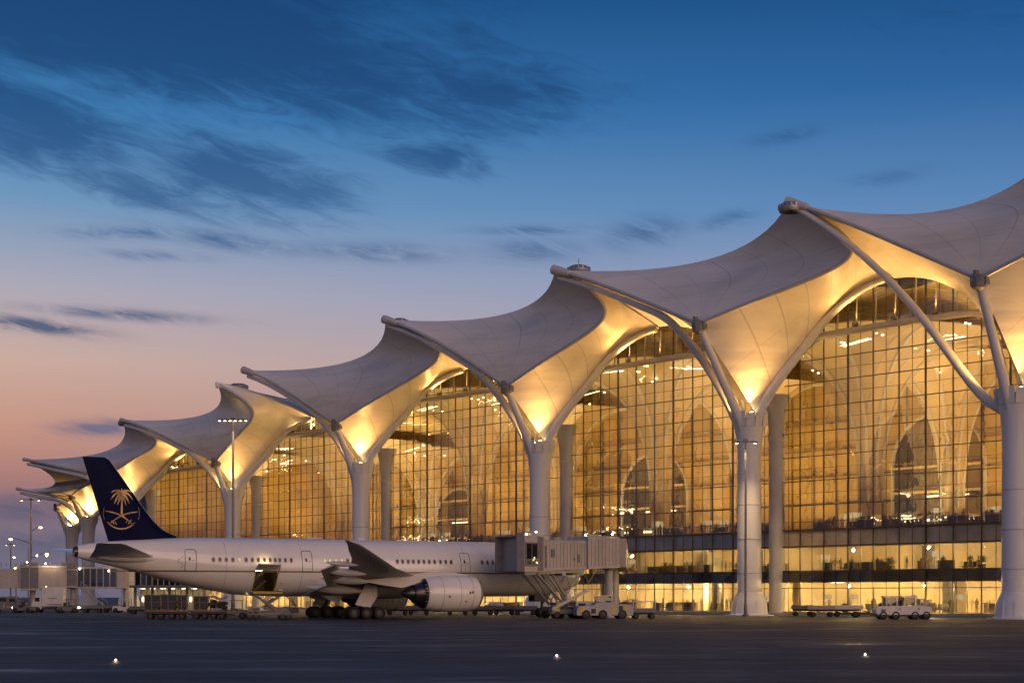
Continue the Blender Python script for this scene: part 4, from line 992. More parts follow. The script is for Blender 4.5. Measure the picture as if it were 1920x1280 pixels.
# landing gear
wm = None
def wheel_parts(parent, x, y, r, w, first):
    o = MB().lathe([(r * .5, -w / 2), (r * .86, -w / 2), (r, -w * .3), (r, w * .3), (r * .86, w / 2), (r * .5, w / 2)], 24, Matrix.Rotation(R(90), 3, 'X'), (x, y, r)).build('tyre', M['tyre'], parent, angle=50)
    MB().lathe([(.01, -w * .42), (r * .3, -w * .46), (r * .34, -w * .36), (r * .5, -w * .4), (r * .5, w * .4), (.01, w * .42)], 18, Matrix.Rotation(R(90), 3, 'X'), (x, y, r)).build('hub', M['hub'], o)
for sg in (-1, 1):
    y = sg * 5.5
    lg = MB().tube([(0, y, 1.0), (0, y, 2.2), (.2, y * .96, 4.2)], [.24, .28, .3], 12).box((0, y, .78), (3.3, .3, .3)).tube([(.1, y * .95, 3.4), (1.8, y * .8, 4.0)], .13, 8).tube([(0, y, 1.4), (-1.3, y * .85, 3.4)], .12, 8).tube([(-.5, y, .9), (-.35, y - .25, 1.6), (0, y, 2.0)], .07, 6)
    for x in (-1.45, 0, 1.45): lg.tube([(x, y - .85, .66), (x, y + .85, .66)], .12, 8)
    LG = pb('main_gear', lg, M['hub'])
    for x in (-1.45, 0, 1.45):
        for dy in (-.68, .68): wheel_parts(LG, x, y + dy, .66, .5, False)
    yy = y + sg * .75
    dm = MB().add([(-1.15, yy, 1.25), (.55, yy, 1.1), (1.35, yy + sg * -.15, 3.55), (-.3, yy + sg * -.15, 3.75)], [(0, 1, 2, 3)]) if False else None
    dd = MB(); dd.prism([(-1.3, 1.55), (.35, 1.15), (1.25, 2.4), (1.25, 3.55), (-.1, 3.75)], lambda p, d: Vector((p[0], yy - sg * d * 1.0 - sg * .12 * (p[1] - 1.2) * .3, p[1])), .07)
    dd.build('gear_door', M['grey'], LG, False)
    dd = MB(); dd.prism([(-3.6, 2.5), (-1.6, 1.6), (-1.0, 2.5)], lambda p, d: Vector((p[0], sg * 2.2 + d, p[1])), .08); dd.build('bay_door', M['grey'], LG, False)
ng = MB().tube([(24.6, 0, .7), (24.7, 0, 1.8), (24.9, 0, 3.2)], [.14, .17, .2], 10).tube([(24.6, 0, 1.4), (26.2, 0, 3.2)], .09, 8).tube([(24.5, -.35, .55), (24.5, .35, .55)], .1, 8).box((24.2, -.7, 2.3), (1.8, .06, 1.0)).box((24.2, .7, 2.3), (1.8, .06, 1.0))
NG = pb('nose_gear', ng, M['hub'])
for dy in (-.34, .34): wheel_parts(NG, 24.5, dy, .55, .4, False)
#SECTION_GEAR
# ------------------------------------------------------------------ wheels shared by the ground vehicles
def wheel(parent, x, y, r=.35, w=.25, ax='y'):
    Mx = Matrix.Rotation(R(90), 3, 'X') if ax == 'y' else RY90
    o = MB().lathe([(r * .55, -w / 2), (r * .88, -w / 2), (r, -w * .3), (r, w * .3), (r * .88, w / 2), (r * .55, w / 2)], 16, Mx, (x, y, r)).build('wheel', M['tyre'], parent, angle=50)
    MB().lathe([(.01, -w * .46), (r * .55, -w * .4), (r * .55, w * .4), (.01, w * .46)], 12, Mx, (x, y, r)).build('hub', M['hub'], o)
    return o
def gp(px, Z): return (gx(px, Z), Z, 0)
# ------------------------------------------------------------------ boarding bridge beside the aircraft's nose
BB = Vector((.3, 173.2, 0)); BA = math.atan2(.62, .785)
def bridge(name, label, loc, rz, L, z0, z1, h0, h1, cat='boarding bridge'):
    t = thing(name, label, cat, loc, rz)
    def hull(x0, x1, w, za, zb, ha, hb, nm, mat, ribs=0, roof=True):
        m = MB().rings([[Vector((x, -w, zz)), Vector((x, w, zz)), Vector((x, w, zz + hh - .18)), Vector((x, w - .2, zz + hh)), Vector((x, -w + .2, zz + hh)), Vector((x, -w, zz + hh - .18))] for x, zz, hh in ((x0, za, ha), (x1, zb, hb))])
        o = m.build(nm, mat, t, False, bevel=.04)
        if ribs:
            rb = MB()
            for q in range(ribs + 1):
                x = lerp(x0, x1, q / ribs); zz = lerp(za, zb, q / ribs); hh = lerp(ha, hb, q / ribs)
                rb.box((x, -w - .02, zz + hh / 2), (.09 if ribs < 8 or q % 4 == 0 else .05, .06, hh - .2))
            rb.box(((x0 + x1) / 2, -w - .03, (za + zb) / 2 + .16), (x1 - x0, .08, .26), Matrix.Rotation(-math.atan2(zb - za, x1 - x0), 3, 'Y'))
            rb.box(((x0 + x1) / 2, -w - .03, (za + zb + ha + hb) / 2 - .3), (x1 - x0, .08, .2), Matrix.Rotation(-math.atan2(zb + hb - za - ha, x1 - x0), 3, 'Y'))
            rb.build('panel_rib', M['bridge'], o, False)
        return o
    return t, hull
BR, hull = bridge('boarding_bridge', 'beige telescopic boarding bridge in front of the aircraft nose', BB, BA, 14.5, 5, 5.6, 4, 3.5)
c0 = hull(-.2, 2.6, 1.95, 5.0, 5.05, 3.95, 3.95, 'cab', M['bridge'])
c1 = hull(2.6, 9.6, 1.6, 5.1, 5.5, 3.4, 3.15, 'inner_tunnel', M['bridge'], 14)
c2 = hull(8.9, 13.6, 1.85, 5.42, 5.6, 3.65, 3.55, 'outer_tunnel', M['bridge'], 9)
# cab front: hood frame, folds, glazing facing the apron
hd = MB()
for q in range(6): hd.box((-.35 - .17 * q, 0, 6.95), (.1, 3.7 - .04 * q, 3.75 - .05 * q)) if False else hd.tube([(-.3 - .17 * q, -1.85, 5.1), (-.3 - .17 * q, -1.85, 8.85), (-.3 - .17 * q, 1.85, 8.85), (-.3 - .17 * q, 1.85, 5.1)], .1, 5)
hd.box((-.75, -1.78, 7), (1.0, .04, 3.6)).box((-.75, 1.78, 7), (1.0, .04, 3.6)).box((-.75, 0, 8.8), (1.0, 3.5, .05)).box((-.7, 0, 5.1), (1.1, 3.7, .12))
hd.build('bellows_hood', M['bellow'], BR, False)
gl = MB(); gl.box((.75, -1.98, 6.95), (1.5, .05, 2.3)); gl.build('cab_window', M['glass_d'], c0, False)
fr = MB()
for x in (-.05, .75, 1.55): fr.box((x, -1.99, 6.95), (.08 if x == .75 else .12, .1, 2.5))
fr.box((.75, -1.99, 8.15), (1.7, .1, .14)).box((.75, -1.99, 5.75), (1.7, .12, .2)).box((.75, -1.99, 6.4), (1.5, .07, .05))
for q in range(5): fr.box((1.65 + .17 * q, -1.97, 7), (.06, .08, 3.7))
fr.build('window_frame', M['bridge_d'], c0, False)
each(MB().box((1.95, -2.0, 7.0), (.5, .06, 1.0)).box((1.95, -2.02, 7.0), (.06, .08, 1.3)).box((4.0, -1.66, 7.1), (.5, .08, .9)).box((3.0, -1.66, 6.7), (.25, .08, 2.4)), 'service_panel', M['bridge_d'], c1, False)
each(MB().box((7.7, -1.64, 6.6), (.35, .05, .9)).box((7.1, -1.64, 6.5), (.2, .04, .4)), 'rust_patch', M['vgrey'], c1, False)
rf = MB()
for q in range(7): rf.tube([(2.9 + q, -1.4, 8.5), (2.9 + q, -1.4, 9.05)], .03, 5)
rf.tube([(2.9, -1.4, 9.05), (8.9, -1.4, 9.05)], .03, 5).box((1.4, 0, 9.1), (1.2, 1.2, .35)).box((6, .3, 8.75), (1.1, .8, .4)).tube([(7.6, -.6, 8.6), (7.6, -.6, 9.8)], .05, 5).box((7.6, -.6, 9.8), (.3, .25, .2)).box((11, 0, 9.2), (2.2, 1.0, .25))
each(rf, 'roof_rail', M['galv'], BR, False)
bl_ = MB()
for x, y, z in ((.4, -1.5, 9.02), (2.0, -1.2, 9.3), (9.1, -1.2, 9.15), (12.8, -1.5, 9.3)): bl_.lathe([(.09, 0), (.09, .12), (.01, .18)], 8, None, (x, y, z))
each(bl_, 'roof_lamp', M['tiny'], BR)
# underframe, lifting legs and bogie
uf = MB()
for s in (-1, 1):
    uf.box((4.6, s * 1.2, 5.05), (8.5, .22, .3), Matrix.Rotation(R(-2.5), 3, 'Y'))
    uf.tube([(2.0, s * 1.25, 4.95), (5.9, s * 1.25, 1.5)], .16, 8).tube([(3.3, s * 1.25, 5.0), (6.6, s * 1.25, 1.4)], .1, 8).tube([(4.4, s * .9, 5.0), (7.0, s * .9, 1.5)], .12, 8)
    uf.tube([(8.4, s * 1.1, 5.2), (5.6, s * 1.1, 1.4)], .09, 8)
uf.box((5.9, 0, 4.95), (.5, 2.6, .5)).box((8.5, 0, 5.05), (1.6, 1.3, .55)).tube([(5.9, -1.1, 4.7), (7.4, -1.3, 4.2), (8.8, -1.2, 4.9)], .06, 6).tube([(6.4, -1.1, 4.7), (6.8, -1.25, 3.4), (8.0, -1.2, 4.9)], .05, 6).tube([(9.0, -1.2, 5.0), (9.4, -1.3, 3.9), (10.5, -1.2, 5.1)], .05, 6)
uf.build('lifting_leg', M['galv'], BR, False)
bg = MB().box((6.2, 0, 1.05), (2.6, 2.6, .5)).box((6.2, 0, 1.5), (1.2, 1.6, .5)).box((7.3, -.9, 1.7), (.8, .6, .7)).box((5.0, -1.0, 1.5), (.5, .5, .5))
BG = bg.build('bogie', M['vgrey'], BR, False, bevel=.03)
for x in (5.4, 7.0): 
    for y in (-1.25, 1.25): wheel(BG, x, y, .55, .45)
each(MB().box((5.2, -1.34, 1.6), (.9, .1, .45)).box((7.4, -1.22, 1.95), (.5, .1, .3)), 'hazard_panel', M['yellow'], BG, False)
MB().lathe([(.62, 0), (.62, .2), (.48, .35), (.45, 5.3), (.8, 5.6)], 20, None, (13.4, -.2, 0)).build('rotunda_column', M['bridge'], BR)
MB().lathe([(1.7, 5.6), (1.75, 5.7), (1.75, 9.0), (1.6, 9.15), (.01, 9.25)], 28, None, (13.2, .3, 0)).build('rotunda', M['bridge'], BR)
# fixed walkway from the rotunda to the hall
w0 = Vector((11.6, 183.6, 0)); w1 = Vector((14.6, 221.5, 0)); dw = w1 - w0
t = thing('fixed_walkway', 'enclosed beige walkway joining the boarding bridge to the glass hall', 'walkway', w0, math.atan2(dw.y, dw.x))
Lw = dw.length
MB().box((Lw / 2, 0, 7.4), (Lw, 3.0, 3.3)).build('tunnel', M['bridge'], t, False, bevel=.05)
for x in (8, 22): each(MB().lathe([(.4, 0), (.4, 5.8)], 16, None, (x, 0, 0)), 'support_column', M['conc'], t)
# ------------------------------------------------------------------ vehicles by the nose
def rect_vehicle(name, label, cat, loc, rz, group=None): return thing(name, label, cat, loc, rz, group)
t = rect_vehicle('pushback_tractor', 'low grey-white pushback tractor with yellow markings below the boarding bridge', 'tractor', gp(1130, 171.5), R(6))
b = MB().rings([[Vector((x, -1.35, .38)), Vector((x, 1.35, .38)), Vector((x, 1.35, z)), Vector((x, -1.35, z))] for x, z in ((-3.0, 1.0), (-2.8, 1.35), (-1.2, 1.45), (-.9, 1.75), (.9, 1.8), (1.2, 1.6), (2.9, 1.55), (3.1, 1.05))])
B_ = b.build('body', M['conc'], t, False, bevel=.06)
each(MB().box((.0, 0, 2.1), (1.5, 2.1, .65)), 'cab_glass', M['glass_d'], t, False); MB().box((0, 0, 2.47), (1.7, 2.3, .1)).build('cab_roof', M['vwhite'], t, False, bevel=.03)
each(MB().box((-2.4, -1.37, 1.0), (.5, .05, .5)).box((.9, -1.37, 1.05), (.35, .05, .6)).box((2.3, -1.37, 1.2), (.4, .05, .5)), 'hazard_panel', M['yellow'], B_, False)
each(MB().box((1.75, -1.38, 1.0), (.4, .05, .8)).box((-1.2, -1.38, .85), (.5, .05, .5)), 'grille', M['black'], B_, False)
for x in (-2.0, -.2, 1.9):
    for y in (-1.2, 1.2): wheel(t, x, y, .5, .4)
t = rect_vehicle('belt_loader', 'low belt loader with a raised grey conveyor behind the nose wheel', 'belt loader', gp(1062, 174.5), R(10))
B_ = MB().box((0, 0, .75), (3.6, 1.7, .5)).box((-1.2, .2, 1.2), (.9, 1.2, .5)).build('body', M['vgrey'], t, False, bevel=.05)
MB().box((.3, -.45, 2.0), (4.6, .75, .2), Matrix.Rotation(R(-28), 3, 'Y')).box((.3, -.86, 2.1), (4.6, .06, .3), Matrix.Rotation(R(-28), 3, 'Y')).build('conveyor', M['galv'], t, False)
each(MB().box((-1.2, -.86, .95), (.6, .05, .3)).box((1.4, -.86, .9), (.5, .05, .25)), 'hazard_panel', M['yellow'], B_, False)
for x in (-1.2, 1.2):
    for y in (-.75, .75): wheel(t, x, y, .38, .28)
t = rect_vehicle('ground_power_unit', 'boxy white ground power trailer with a yellow stripe under the bridge column', 'power unit', gp(1100, 176), R(4))
B_ = MB().box((0, 0, 1.2), (2.6, 1.5, 1.35)).build('body', M['vwhite'], t, False, bevel=.06)
each(MB().box((-.6, -.77, 1.35), (.8, .04, .6)).box((.7, -.77, 1.2), (.6, .04, .8)), 'grille', M['black'], B_, False); MB().box((0, -.77, .7), (2.5, .04, .14)).build('stripe', M['yellow'], B_, False)
for x in (-.9, .9):
    for y in (-.65, .65): wheel(t, x, y, .32, .22)
def cart(loc, rz, label, name='baggage_cart', L=3.0, rail=True, mat='vgrey', h=.75):
    t = thing(name, label, 'baggage cart', loc, rz, 'baggage carts on the apron')
    B_ = MB().box((0, 0, h), (L, 1.5, .14)).box((0, -.72, h + .22), (L, .05, .35)).box((0, .72, h + .22), (L, .05, .35)).build('deck', M[mat], t, False, bevel=.02)
    MB().box((0, 0, h - .18), (L * .9, .5, .2)).tube([(L / 2, 0, h - .2), (L / 2 + 1.1, 0, .4)], .05, 6).build('chassis', M['black'], t, False)
    if rail:
        rl = MB()
        for x0, x1 in ((-L / 2 + .1, -.1), (.1, L / 2 - .1)): rl.tube([(x0, -.7, h), (x0, -.7, h + 1.0), (x0 + .15, -.7, h + 1.15), (x1 - .15, -.7, h + 1.15), (x1, -.7, h + 1.0), (x1, -.7, h)], .045, 6)
        each(rl.tube([(-L / 2 + .1, .7, h), (-L / 2 + .1, .7, h + 1.1), (L / 2 - .1, .7, h + 1.1), (L / 2 - .1, .7, h)], .045, 6), 'hand_rail', M['vwhite'], t, False)
    for x in (-L * .33, L * .33):
        for y in (-.62, .62): wheel(t, x, y, .3, .2)
    return t
cart(gp(1206, 171.8), R(5), 'small flat cart with two hooped rails right of the boarding bridge', rail=True, L=2.6)
# ------------------------------------------------------------------ cargo loading at the rear door
t = thing('scissor_loader', 'dark scissor lift loader raised to the open cargo door', 'cargo loader', gp(503, 165.6), R(12))
fr = MB().box((0, 0, .62), (4.5, 1.9, .26)).box((-1.9, 0, .85), (.7, 1.8, .35)).box((2.1, 0, .8), (.5, 1.5, .3))
FR = fr.build('chassis', M['vgrey'], t, False, bevel=.03)
sc_ = MB()
for y in (-.75, .75):
    sc_.box((0, y, 1.65), (3.3, .14, .2), Matrix.Rotation(R(33), 3, 'Y')).box((0, y * .85, 1.65), (3.3, .14, .2), Matrix.Rotation(R(-33), 3, 'Y'))
sc_.tube([(-1.4, -.9, 2.55), (.6, -.95, .9)], .09, 8).tube([(-.7, 0, 1.0), (.5, 0, 2.2)], .13, 8)
for x, z in ((-1.35, .8), (1.35, .8), (-1.35, 2.5), (1.35, 2.5), (0, 1.65)): sc_.tube([(x, -.85, z), (x, .85, z)], .07, 8)
sc_.build('scissor_arm', M['vgrey'], t, False)
MB().box((-.1, 0, 2.66), (3.3, 1.9, .22)).box((-.1, -.95, 2.8), (3.3, .06, .14)).build('platform', M['black'], t, False, bevel=.02)
MB().box((-.1, -.99, 2.78), (3.0, .04, .12)).build('safety_edge', M['yellow'], t, False)
MB().tube([(1.5, -.9, 2.7), (2.7, -.9, 1.6), (3.0, -.9, .9)], .05, 6).tube([(1.4, -.9, 1.3), (2.9, -.9, 1.25)], .05, 6).box((2.6, -.2, .95), (.9, 1.3, .5)).build('control_stand', M['black'], t, False)
each(MB().lathe([(.01, -.12), (.16, -.06), (.16, .06), (.01, .12)], 10, None, (-.6, -.95, 1.0)).box((-.75, -.96, 1.1), (.35, .1, .35)).box((-1.1, -.96, 1.5), (.3, .08, .25)), 'hydraulic_box', M['vwhite'], FR, False)
for x in (-1.9, -1.3, 1.4, 2.0):
    for y in (-.8, .8): wheel(t, x, y, .42 if x < 0 else .34, .3)
def dolly(loc, rz, label, L=4.4):
    t = thing('container_dolly', label, 'container dolly', loc, rz, 'container dollies by the aircraft tail')
    MB().box((0, 0, .78), (L, 2.2, .16)).box((0, -1.08, .72), (L, .1, .22)).box((0, 1.08, .72), (L, .1, .22)).build('deck', M['black'], t, False, bevel=.02)
    MB().box((0, -1.14, .86), (L - .1, .03, .06)).build('edge_stripe', M['orange'], t, False)
    ch = MB().box((0, 0, .55), (L * .85, .7, .2)).tube([(L / 2, 0, .55), (L / 2 + .9, 0, .45)], .06, 6)
    ch.build('chassis', M['black'], t, False)
    rl = MB()
    for q in range(9): rl.tube([(-L / 2 + .3 + q * (L - .6) / 8, -1.0, .9), (-L / 2 + .3 + q * (L - .6) / 8, 1.0, .9)], .045, 6)
    each(rl, 'roller', M['galv'], t)
    for x in (-L * .36, -L * .12, L * .14, L * .38):
        for y in (-.95, .95): wheel(t, x, y, .33, .22)
    return t
def uld(loc, rz, label, L=1.95, H=1.63, W=1.6, mat='uld'):
    t = thing('cargo_container', label, 'container', loc, rz, 'cargo containers on the dollies')
    w = W / 2
    B_ = MB().prism([(-L / 2, 0), (L / 2 - .3, 0), (L / 2, .5), (L / 2, H), (-L / 2, H)], lambda p, d: Vector((p[0], -w + d, p[1])), W).build('shell', M[mat], t, False, bevel=.03)
    rb = MB()
    for x in (-L / 2 + .04, -.1, L / 2 - .04): rb.box((x, -w - .02, H / 2 + (.25 if x > .5 else 0)), (.07, .05, H - (.5 if x > .5 else 0)))
    rb.box((0, -w - .02, H - .05), (L, .05, .08)).box((-.15, -w - .02, .05), (L - .35, .05, .08)).box((0, -w - .02, H * .55), (L, .04, .05))
    rb.build('frame_rail', M['vgrey'], B_, False)
    each(MB().box((-.5, -w - .05, H * .5), (.3, .04, .35)), 'latch_plate', M['black'], B_, False)
    return t
dz = R(6)
DL1 = Vector(gp(312, 168.5)); DL2 = Vector(gp(392, 169.0)); ddx = Vector((math.cos(dz), math.sin(dz), 0))
dolly(DL1, dz, 'loaded dolly below the aircraft tail carrying the tallest dark containers'); dolly(DL2, dz, 'dolly next to the cargo loader carrying a half open container', 3.6)
for D, x, lab, L, H in ((DL1, -1.35, 'dark cargo container nearest the tail tip on the loaded dolly', 1.75, 1.62), (DL1, .35, 'dark cargo container in the middle of the loaded dolly', 1.7, 1.66), (DL1, 1.72, 'narrow dark cargo container at the front of the loaded dolly', 1.0, 1.6), (DL2, -.8, 'worn cargo container with a pale lid on the dolly next to the loader', 1.5, 1.5)):
    uld(tuple(D + ddx * x + Vector((0, 0, .95))), dz, lab, L, H)
t = thing('covered_load', 'heap of dark bags under a pale tarpaulin on the dolly next to the loader', 'baggage heap', tuple(DL2 + ddx * .85 + Vector((0, 0, .95))), dz)
hb = MB(); r3 = random.Random(2)
for q in range(14): hb.box((r3.uniform(-.7, .8), r3.uniform(-.6, .4), .2 + .9 * r3.random()), (.6, .45, .35), Matrix.Rotation(r3.random() * 3, 3, 'Z') @ Matrix.Rotation(r3.uniform(-.4, .4), 3, 'X'))
each(hb, 'bag', M['p_dark'], t, False, bevel=.06)
MB().grid(lambda u, v: Vector((-.9 + 1.9 * u, -.8 + 1.5 * v, 1.35 + .14 * math.sin(u * 7) + .1 * math.cos(v * 6 + u * 3) - .5 * abs(v - .5) ** 2)), 10, 8).build('tarpaulin', M['vwhite'], t, thick=.02)
def tug(loc, rz, label, mat='vgrey', h=1.0):
    t = thing('baggage_tug', label, 'tug', loc, rz, 'baggage tugs on the apron')
    b = MB().rings([[Vector((x, -.75, .3)), Vector((x, .75, .3)), Vector((x, .75, z)), Vector((x, -.75, z))] for x, z in ((-1.5, .7), (-1.4, .95), (-.2, 1.0), (-.05, .8), (.5, .8), (.6, 1.05), (1.35, 1.0), (1.5, .6))])
    B_ = b.build('body', M[mat], t, False, bevel=.05)
    c = MB()
    for x in (-.1, 1.0):
        for y in (-.68, .68): c.tube([(x, y, .8), (x - .05, y, 1.95)], .035, 6)
    each(c, 'cab_post', M['black'], t); MB().box((.42, 0, 1.98), (1.4, 1.5, .07)).build('cab_roof', M[mat], t, False, bevel=.03)
    each(MB().box((.3, .1, 1.0), (.5, .9, .2)).box((.08, .1, 1.35), (.12, .9, .5), Matrix.Rotation(R(-8), 3, 'Y')), 'seat', M['black'], t, False)
    for y in (-.5, .5): each(MB().lathe([(.01, 0), (.1, 0), (.1, .06), (.01, .07)], 10, RY90, (1.5, y, .78)), 'headlight', M['white_l'], t)
    for x in (-1.0, 1.0):
        for y in (-.68, .68): wheel(t, x, y, .36, .25)
    return t
tug(gp(437, 170.5), R(8), 'dark baggage tug with a flat roof between the dollies and the loader', 'vgrey')
# ------------------------------------------------------------------ vehicles in front of the hall on the right
t = thing('tow_tractor', 'white open tow tractor with a windowed cab in front of the brightest bay', 'tractor', gp(1692, 168.5), R(-2))
b = MB().rings([[Vector((x, -1.1, zb)), Vector((x, 1.1, zb)), Vector((x, 1.1, z)), Vector((x, -1.1, z))] for x, zb, z in ((-2.95, .62, 1.15), (-2.75, .5, 1.35), (-1.6, .45, 1.42), (1.6, .5, 1.42), (2.6, .55, 1.36), (2.85, .7, 1.2))])
B_ = b.build('body', M['vwhite'], t, False, bevel=.06)
cb = MB()
for x in (-1.85, -.75, .05, 1.2):
    for y in (-.98, .98): cb.box((x, y, 1.9), (.13, .08, 1.0))
each(cb, 'cab_post', M['vwhite'], t, False)
MB().box((-.35, 0, 2.44), (3.5, 2.15, .1)).box((1.0, -.6, 2.55), (.5, .3, .14)).build('cab_roof', M['vwhite'], t, False, bevel=.03)
each(MB().box((-1.3, 0, 1.9), (.95, 1.9, .85)).box((.62, 0, 1.9), (1.0, 1.9, .85)), 'cab_glass', M['glass_d'], t, False)
each(MB().box((1.7, 0, 1.75), (.1, 1.8, .7)).box((2.5, 0, 1.7), (.08, 1.8, .6)).tube([(2.75, -.9, 1.3), (2.75, -.9, 2.0), (1.3, -.9, 2.2)], .04, 6).tube([(2.0, -.9, 1.4), (2.0, -.9, 2.05)], .04, 6), 'rear_rail', M['galv'], t, False)
each(MB().box((-.35, .2, 1.7), (.5, 1.2, .6)), 'seat', M['black'], t, False)
each(MB().box((-2.2, -1.12, .95), (.5, .05, .25)).box((-.5, -1.12, 1.1), (.25, .05, .12)).box((1.5, -1.12, 1.1), (.12, .05, .2)), 'side_marking', M['vgrey'], B_, False)
each(MB().box((-2.6, -1.05, 1.0), (.35, .08, .3)), 'headlight', M['tiny'], B_, False)
MB().box((-2.9, 0, .42), (.5, 2.2, .14)).box((0, 0, .42), (5.4, 1.9, .18)).build('chassis', M['black'], t, False)
for x in (-2.2, -.9, 1.1, 2.3):
    for y in (-.95, .95): wheel(t, x, y, .44, .32)
for px, Z, lab, L, mat in ((1505, 192, 'grey flat cart farthest left of the three in front of the second bay', 2.6, 'vgrey'), (1540, 187, 'pale box-sided cart in the middle of the three in front of the second bay', 3.0, 'bridge'), (1588, 189, 'long pale cart next to the white tow tractor', 3.6, 'vwhite')):
    cart(gp(px, Z), R(-4), lab, rail=False, L=L, mat=mat, h=.95)
t = thing('tow_bar', 'black tow bar on small wheels lying left of the white tow tractor', 'tow bar', gp(1618, 183), R(-3))
MB().tube([(-2.6, 0, .45), (2.6, 0, .5)], .09, 8).tube([(-.9, -.5, .35), (-.9, .5, .35)], .07, 8).box((2.4, 0, .5), (.5, .7, .3)).build('bar', M['black'], t, False)
for y in (-.5, .5): wheel(t, -.9, y, .35, .2)
wheel(t, 2.0, 0, .4, .3)
# ------------------------------------------------------------------ lamp masts
def mast(loc, h, label, r=.2, heads=4, arm=1.6, power=500, lit=True, arms2=()):
    power *= 1.6
    t = thing('lamp_mast', label, 'lamp mast', loc, 0, 'lamp masts on the apron')
    MB().lathe([(r * 2.2, 0), (r * 2.2, .25), (r * 1.3, .3), (r * 1.25, 1.4), (r * 1.0, 1.5), (r * .6, h)], 14).build('pole', M['mast'], t)
    cr = MB().box((0, 0, h), (arm * 2, .16, .14)).box((0, 0, h + .1), (.5, .5, .4))
    hd = MB(); le = MB()
    for q in range(heads):
        x = -arm + 2 * arm * q / (heads - 1) if heads > 1 else arm
        if abs(x) < .2: continue
        hd.box((x, -.25, h - .06), (.55, .7, .16), Matrix.Rotation(R(14), 3, 'X')); le.box((x, -.3, h - .2), (.28, .36, .07), Matrix.Rotation(R(14), 3, 'X'))
    for (z, dx) in arms2:
        cr.tube([(0, 0, z), (dx * .7, 0, z + .9), (dx, 0, z + 1.0)], .07, 6); hd.box((dx, 0, z + 1.0), (.9, .4, .2)); le.lathe([(.01, -.22), (.3, -.1), (.3, .08), (.01, .12)], 10, None, (dx, 0, z + .82))
    cr.build('crossarm', M['mast'], t, False); hs = each(hd, 'lamp_head', M['mast'], t, False)
    for h_, l_ in zip(hs, each(le, 'lamp_lens', M['mastlamp'], None, False)): l_.parent = h_; l_.location = l_.location - h_.location
    if lit:
        for x in (-arm, arm): lamp('SPOT', (x, -.3, h - .45), power, (1, .66, .3), t, .2, (x * 1.5, -2.5, 0), 130, .8)
    return t
mast(gp(437, 232), 28.0, 'tall lamp mast with twin banks of lit lamps in front of the grey-white saddle', .24, 6, 1.9, 2600)
mast(gp(1398, 191.5), 20.9, 'slim dark lamp mast with two lit heads against the front of a tree column', .17, 2, 1.1, 1500)
mast(gp(58, 300), 20.5, 'distant lamp mast with side arms under the farthest canopy horn', .22, 2, 1.6, 500, True, ((14.5, 1.8), (9.5, 3.0), (12.3, -3.8)))
mast(gp(20, 420), 16, 'small distant lamp mast against the cloud at the left edge', .2, 2, 1.0, 300, False, ((9, 1.2), (11.8, .9)))
for px, Z, h, lab in ((53, 330, 12, 'short bare pole beside the distant lamp mast'), (30, 360, 8.5, 'lower bare pole left of the distant lamp mast'), (124, 330, 18, 'thin pale pole left of the slender far column')):
    t = thing('thin_pole', lab, 'pole', gp(px, Z), 0, 'thin poles in the distance'); MB().lathe([(.14, 0), (.12, h * .5), (.07, h)], 8).build('shaft', M['mast'], t); MB().lathe([(.01, h), (.12, h + .05), (.01, h + .3)], 8).build('finial', M['mast'], t)
# ------------------------------------------------------------------ equipment in the left distance
t, hull2 = bridge('boarding_bridge', 'grey boarding bridge with a green glazed tunnel in the left distance', (gx(60, 246), 246, 0), R(4), 20, 3.6, 3.6, 3, 3)
k = 246 / F
def px2(px): return (px - 60) * k
a0 = hull2(px2(-30), px2(44), 1.7, 3.7, 3.7, 2.9, 2.9, 'end_tunnel', M['bridge'], 3)
a1 = hull2(px2(44), px2(78), 2.1, 3.3, 3.3, 3.9, 3.9, 'rotunda', M['bridge_d'], 2)
a2 = hull2(px2(78), px2(128), 1.9, 3.6, 3.6, 3.5, 3.5, 'outer_tunnel', M['bridge'], 3)
a3 = hull2(px2(128), px2(147), 1.6, 3.7, 3.7, 3.1, 3.1, 'joint', M['bridge_d'], 1)
MB().box((px2(190), 0, 3.75), (px2(232) - px2(147), 3.0, .25)).box((px2(190), 0, 6.75), (px2(232) - px2(147), 3.2, .25)).build('tunnel_deck', M['bridge'], t, False)
gg = MB().box((px2(190), -1.45, 5.25), (px2(232) - px2(147), .05, 2.75)); gg.build('tunnel_glass', M['glass_d'], t, False)
fr = MB()
for px in range(147, 236, 12): fr.box((px2(px), -1.48, 5.25), (.12, .14, 2.8))
fr.build('glazing_bar', M['bridge'], t, False)
a4 = hull2(px2(222), px2(236), 1.9, 3.6, 3.6, 3.2, 3.2, 'cab', M['bridge'], 1)
lg = MB()
for px in (62, 136, 234): lg.lathe([(.5, 0), (.42, .3), (.42, 3.7)], 12, None, (px2(px), 0, 0))
each(lg, 'support_column', M['bridge'], t)
rl = MB()
for px in range(-20, 145, 9): rl.box((px2(px), -1.2, 7.2), (.08, .08, .9 if px % 2 else .5))
for px in (50, 66, 120, 134): rl.box((px2(px), 0, 7.3), (.8, .8, .7))
each(rl, 'roof_rail', M['bridge_d'], t, False)
lm = MB()
for px, z in ((74, 8.6), (92, 8.6), (56, 7.6), (90, 7.4), (91, 3.9), (205, 6.3), (152, 6.6)): lm.lathe([(.01, -.14), (.14, 0), (.01, .14)], 8, None, (px2(px), -1.8, z))
each(lm, 'roof_lamp', M['tiny'], t)
for px in (92, 108): lamp('POINT', (px2(px), -2.6, 7.3), 55, (1, .7, .35), t, .1)
lamp('POINT', (px2(180), -.2, 6.2), 30, (.8, 1, .8), t, .1)
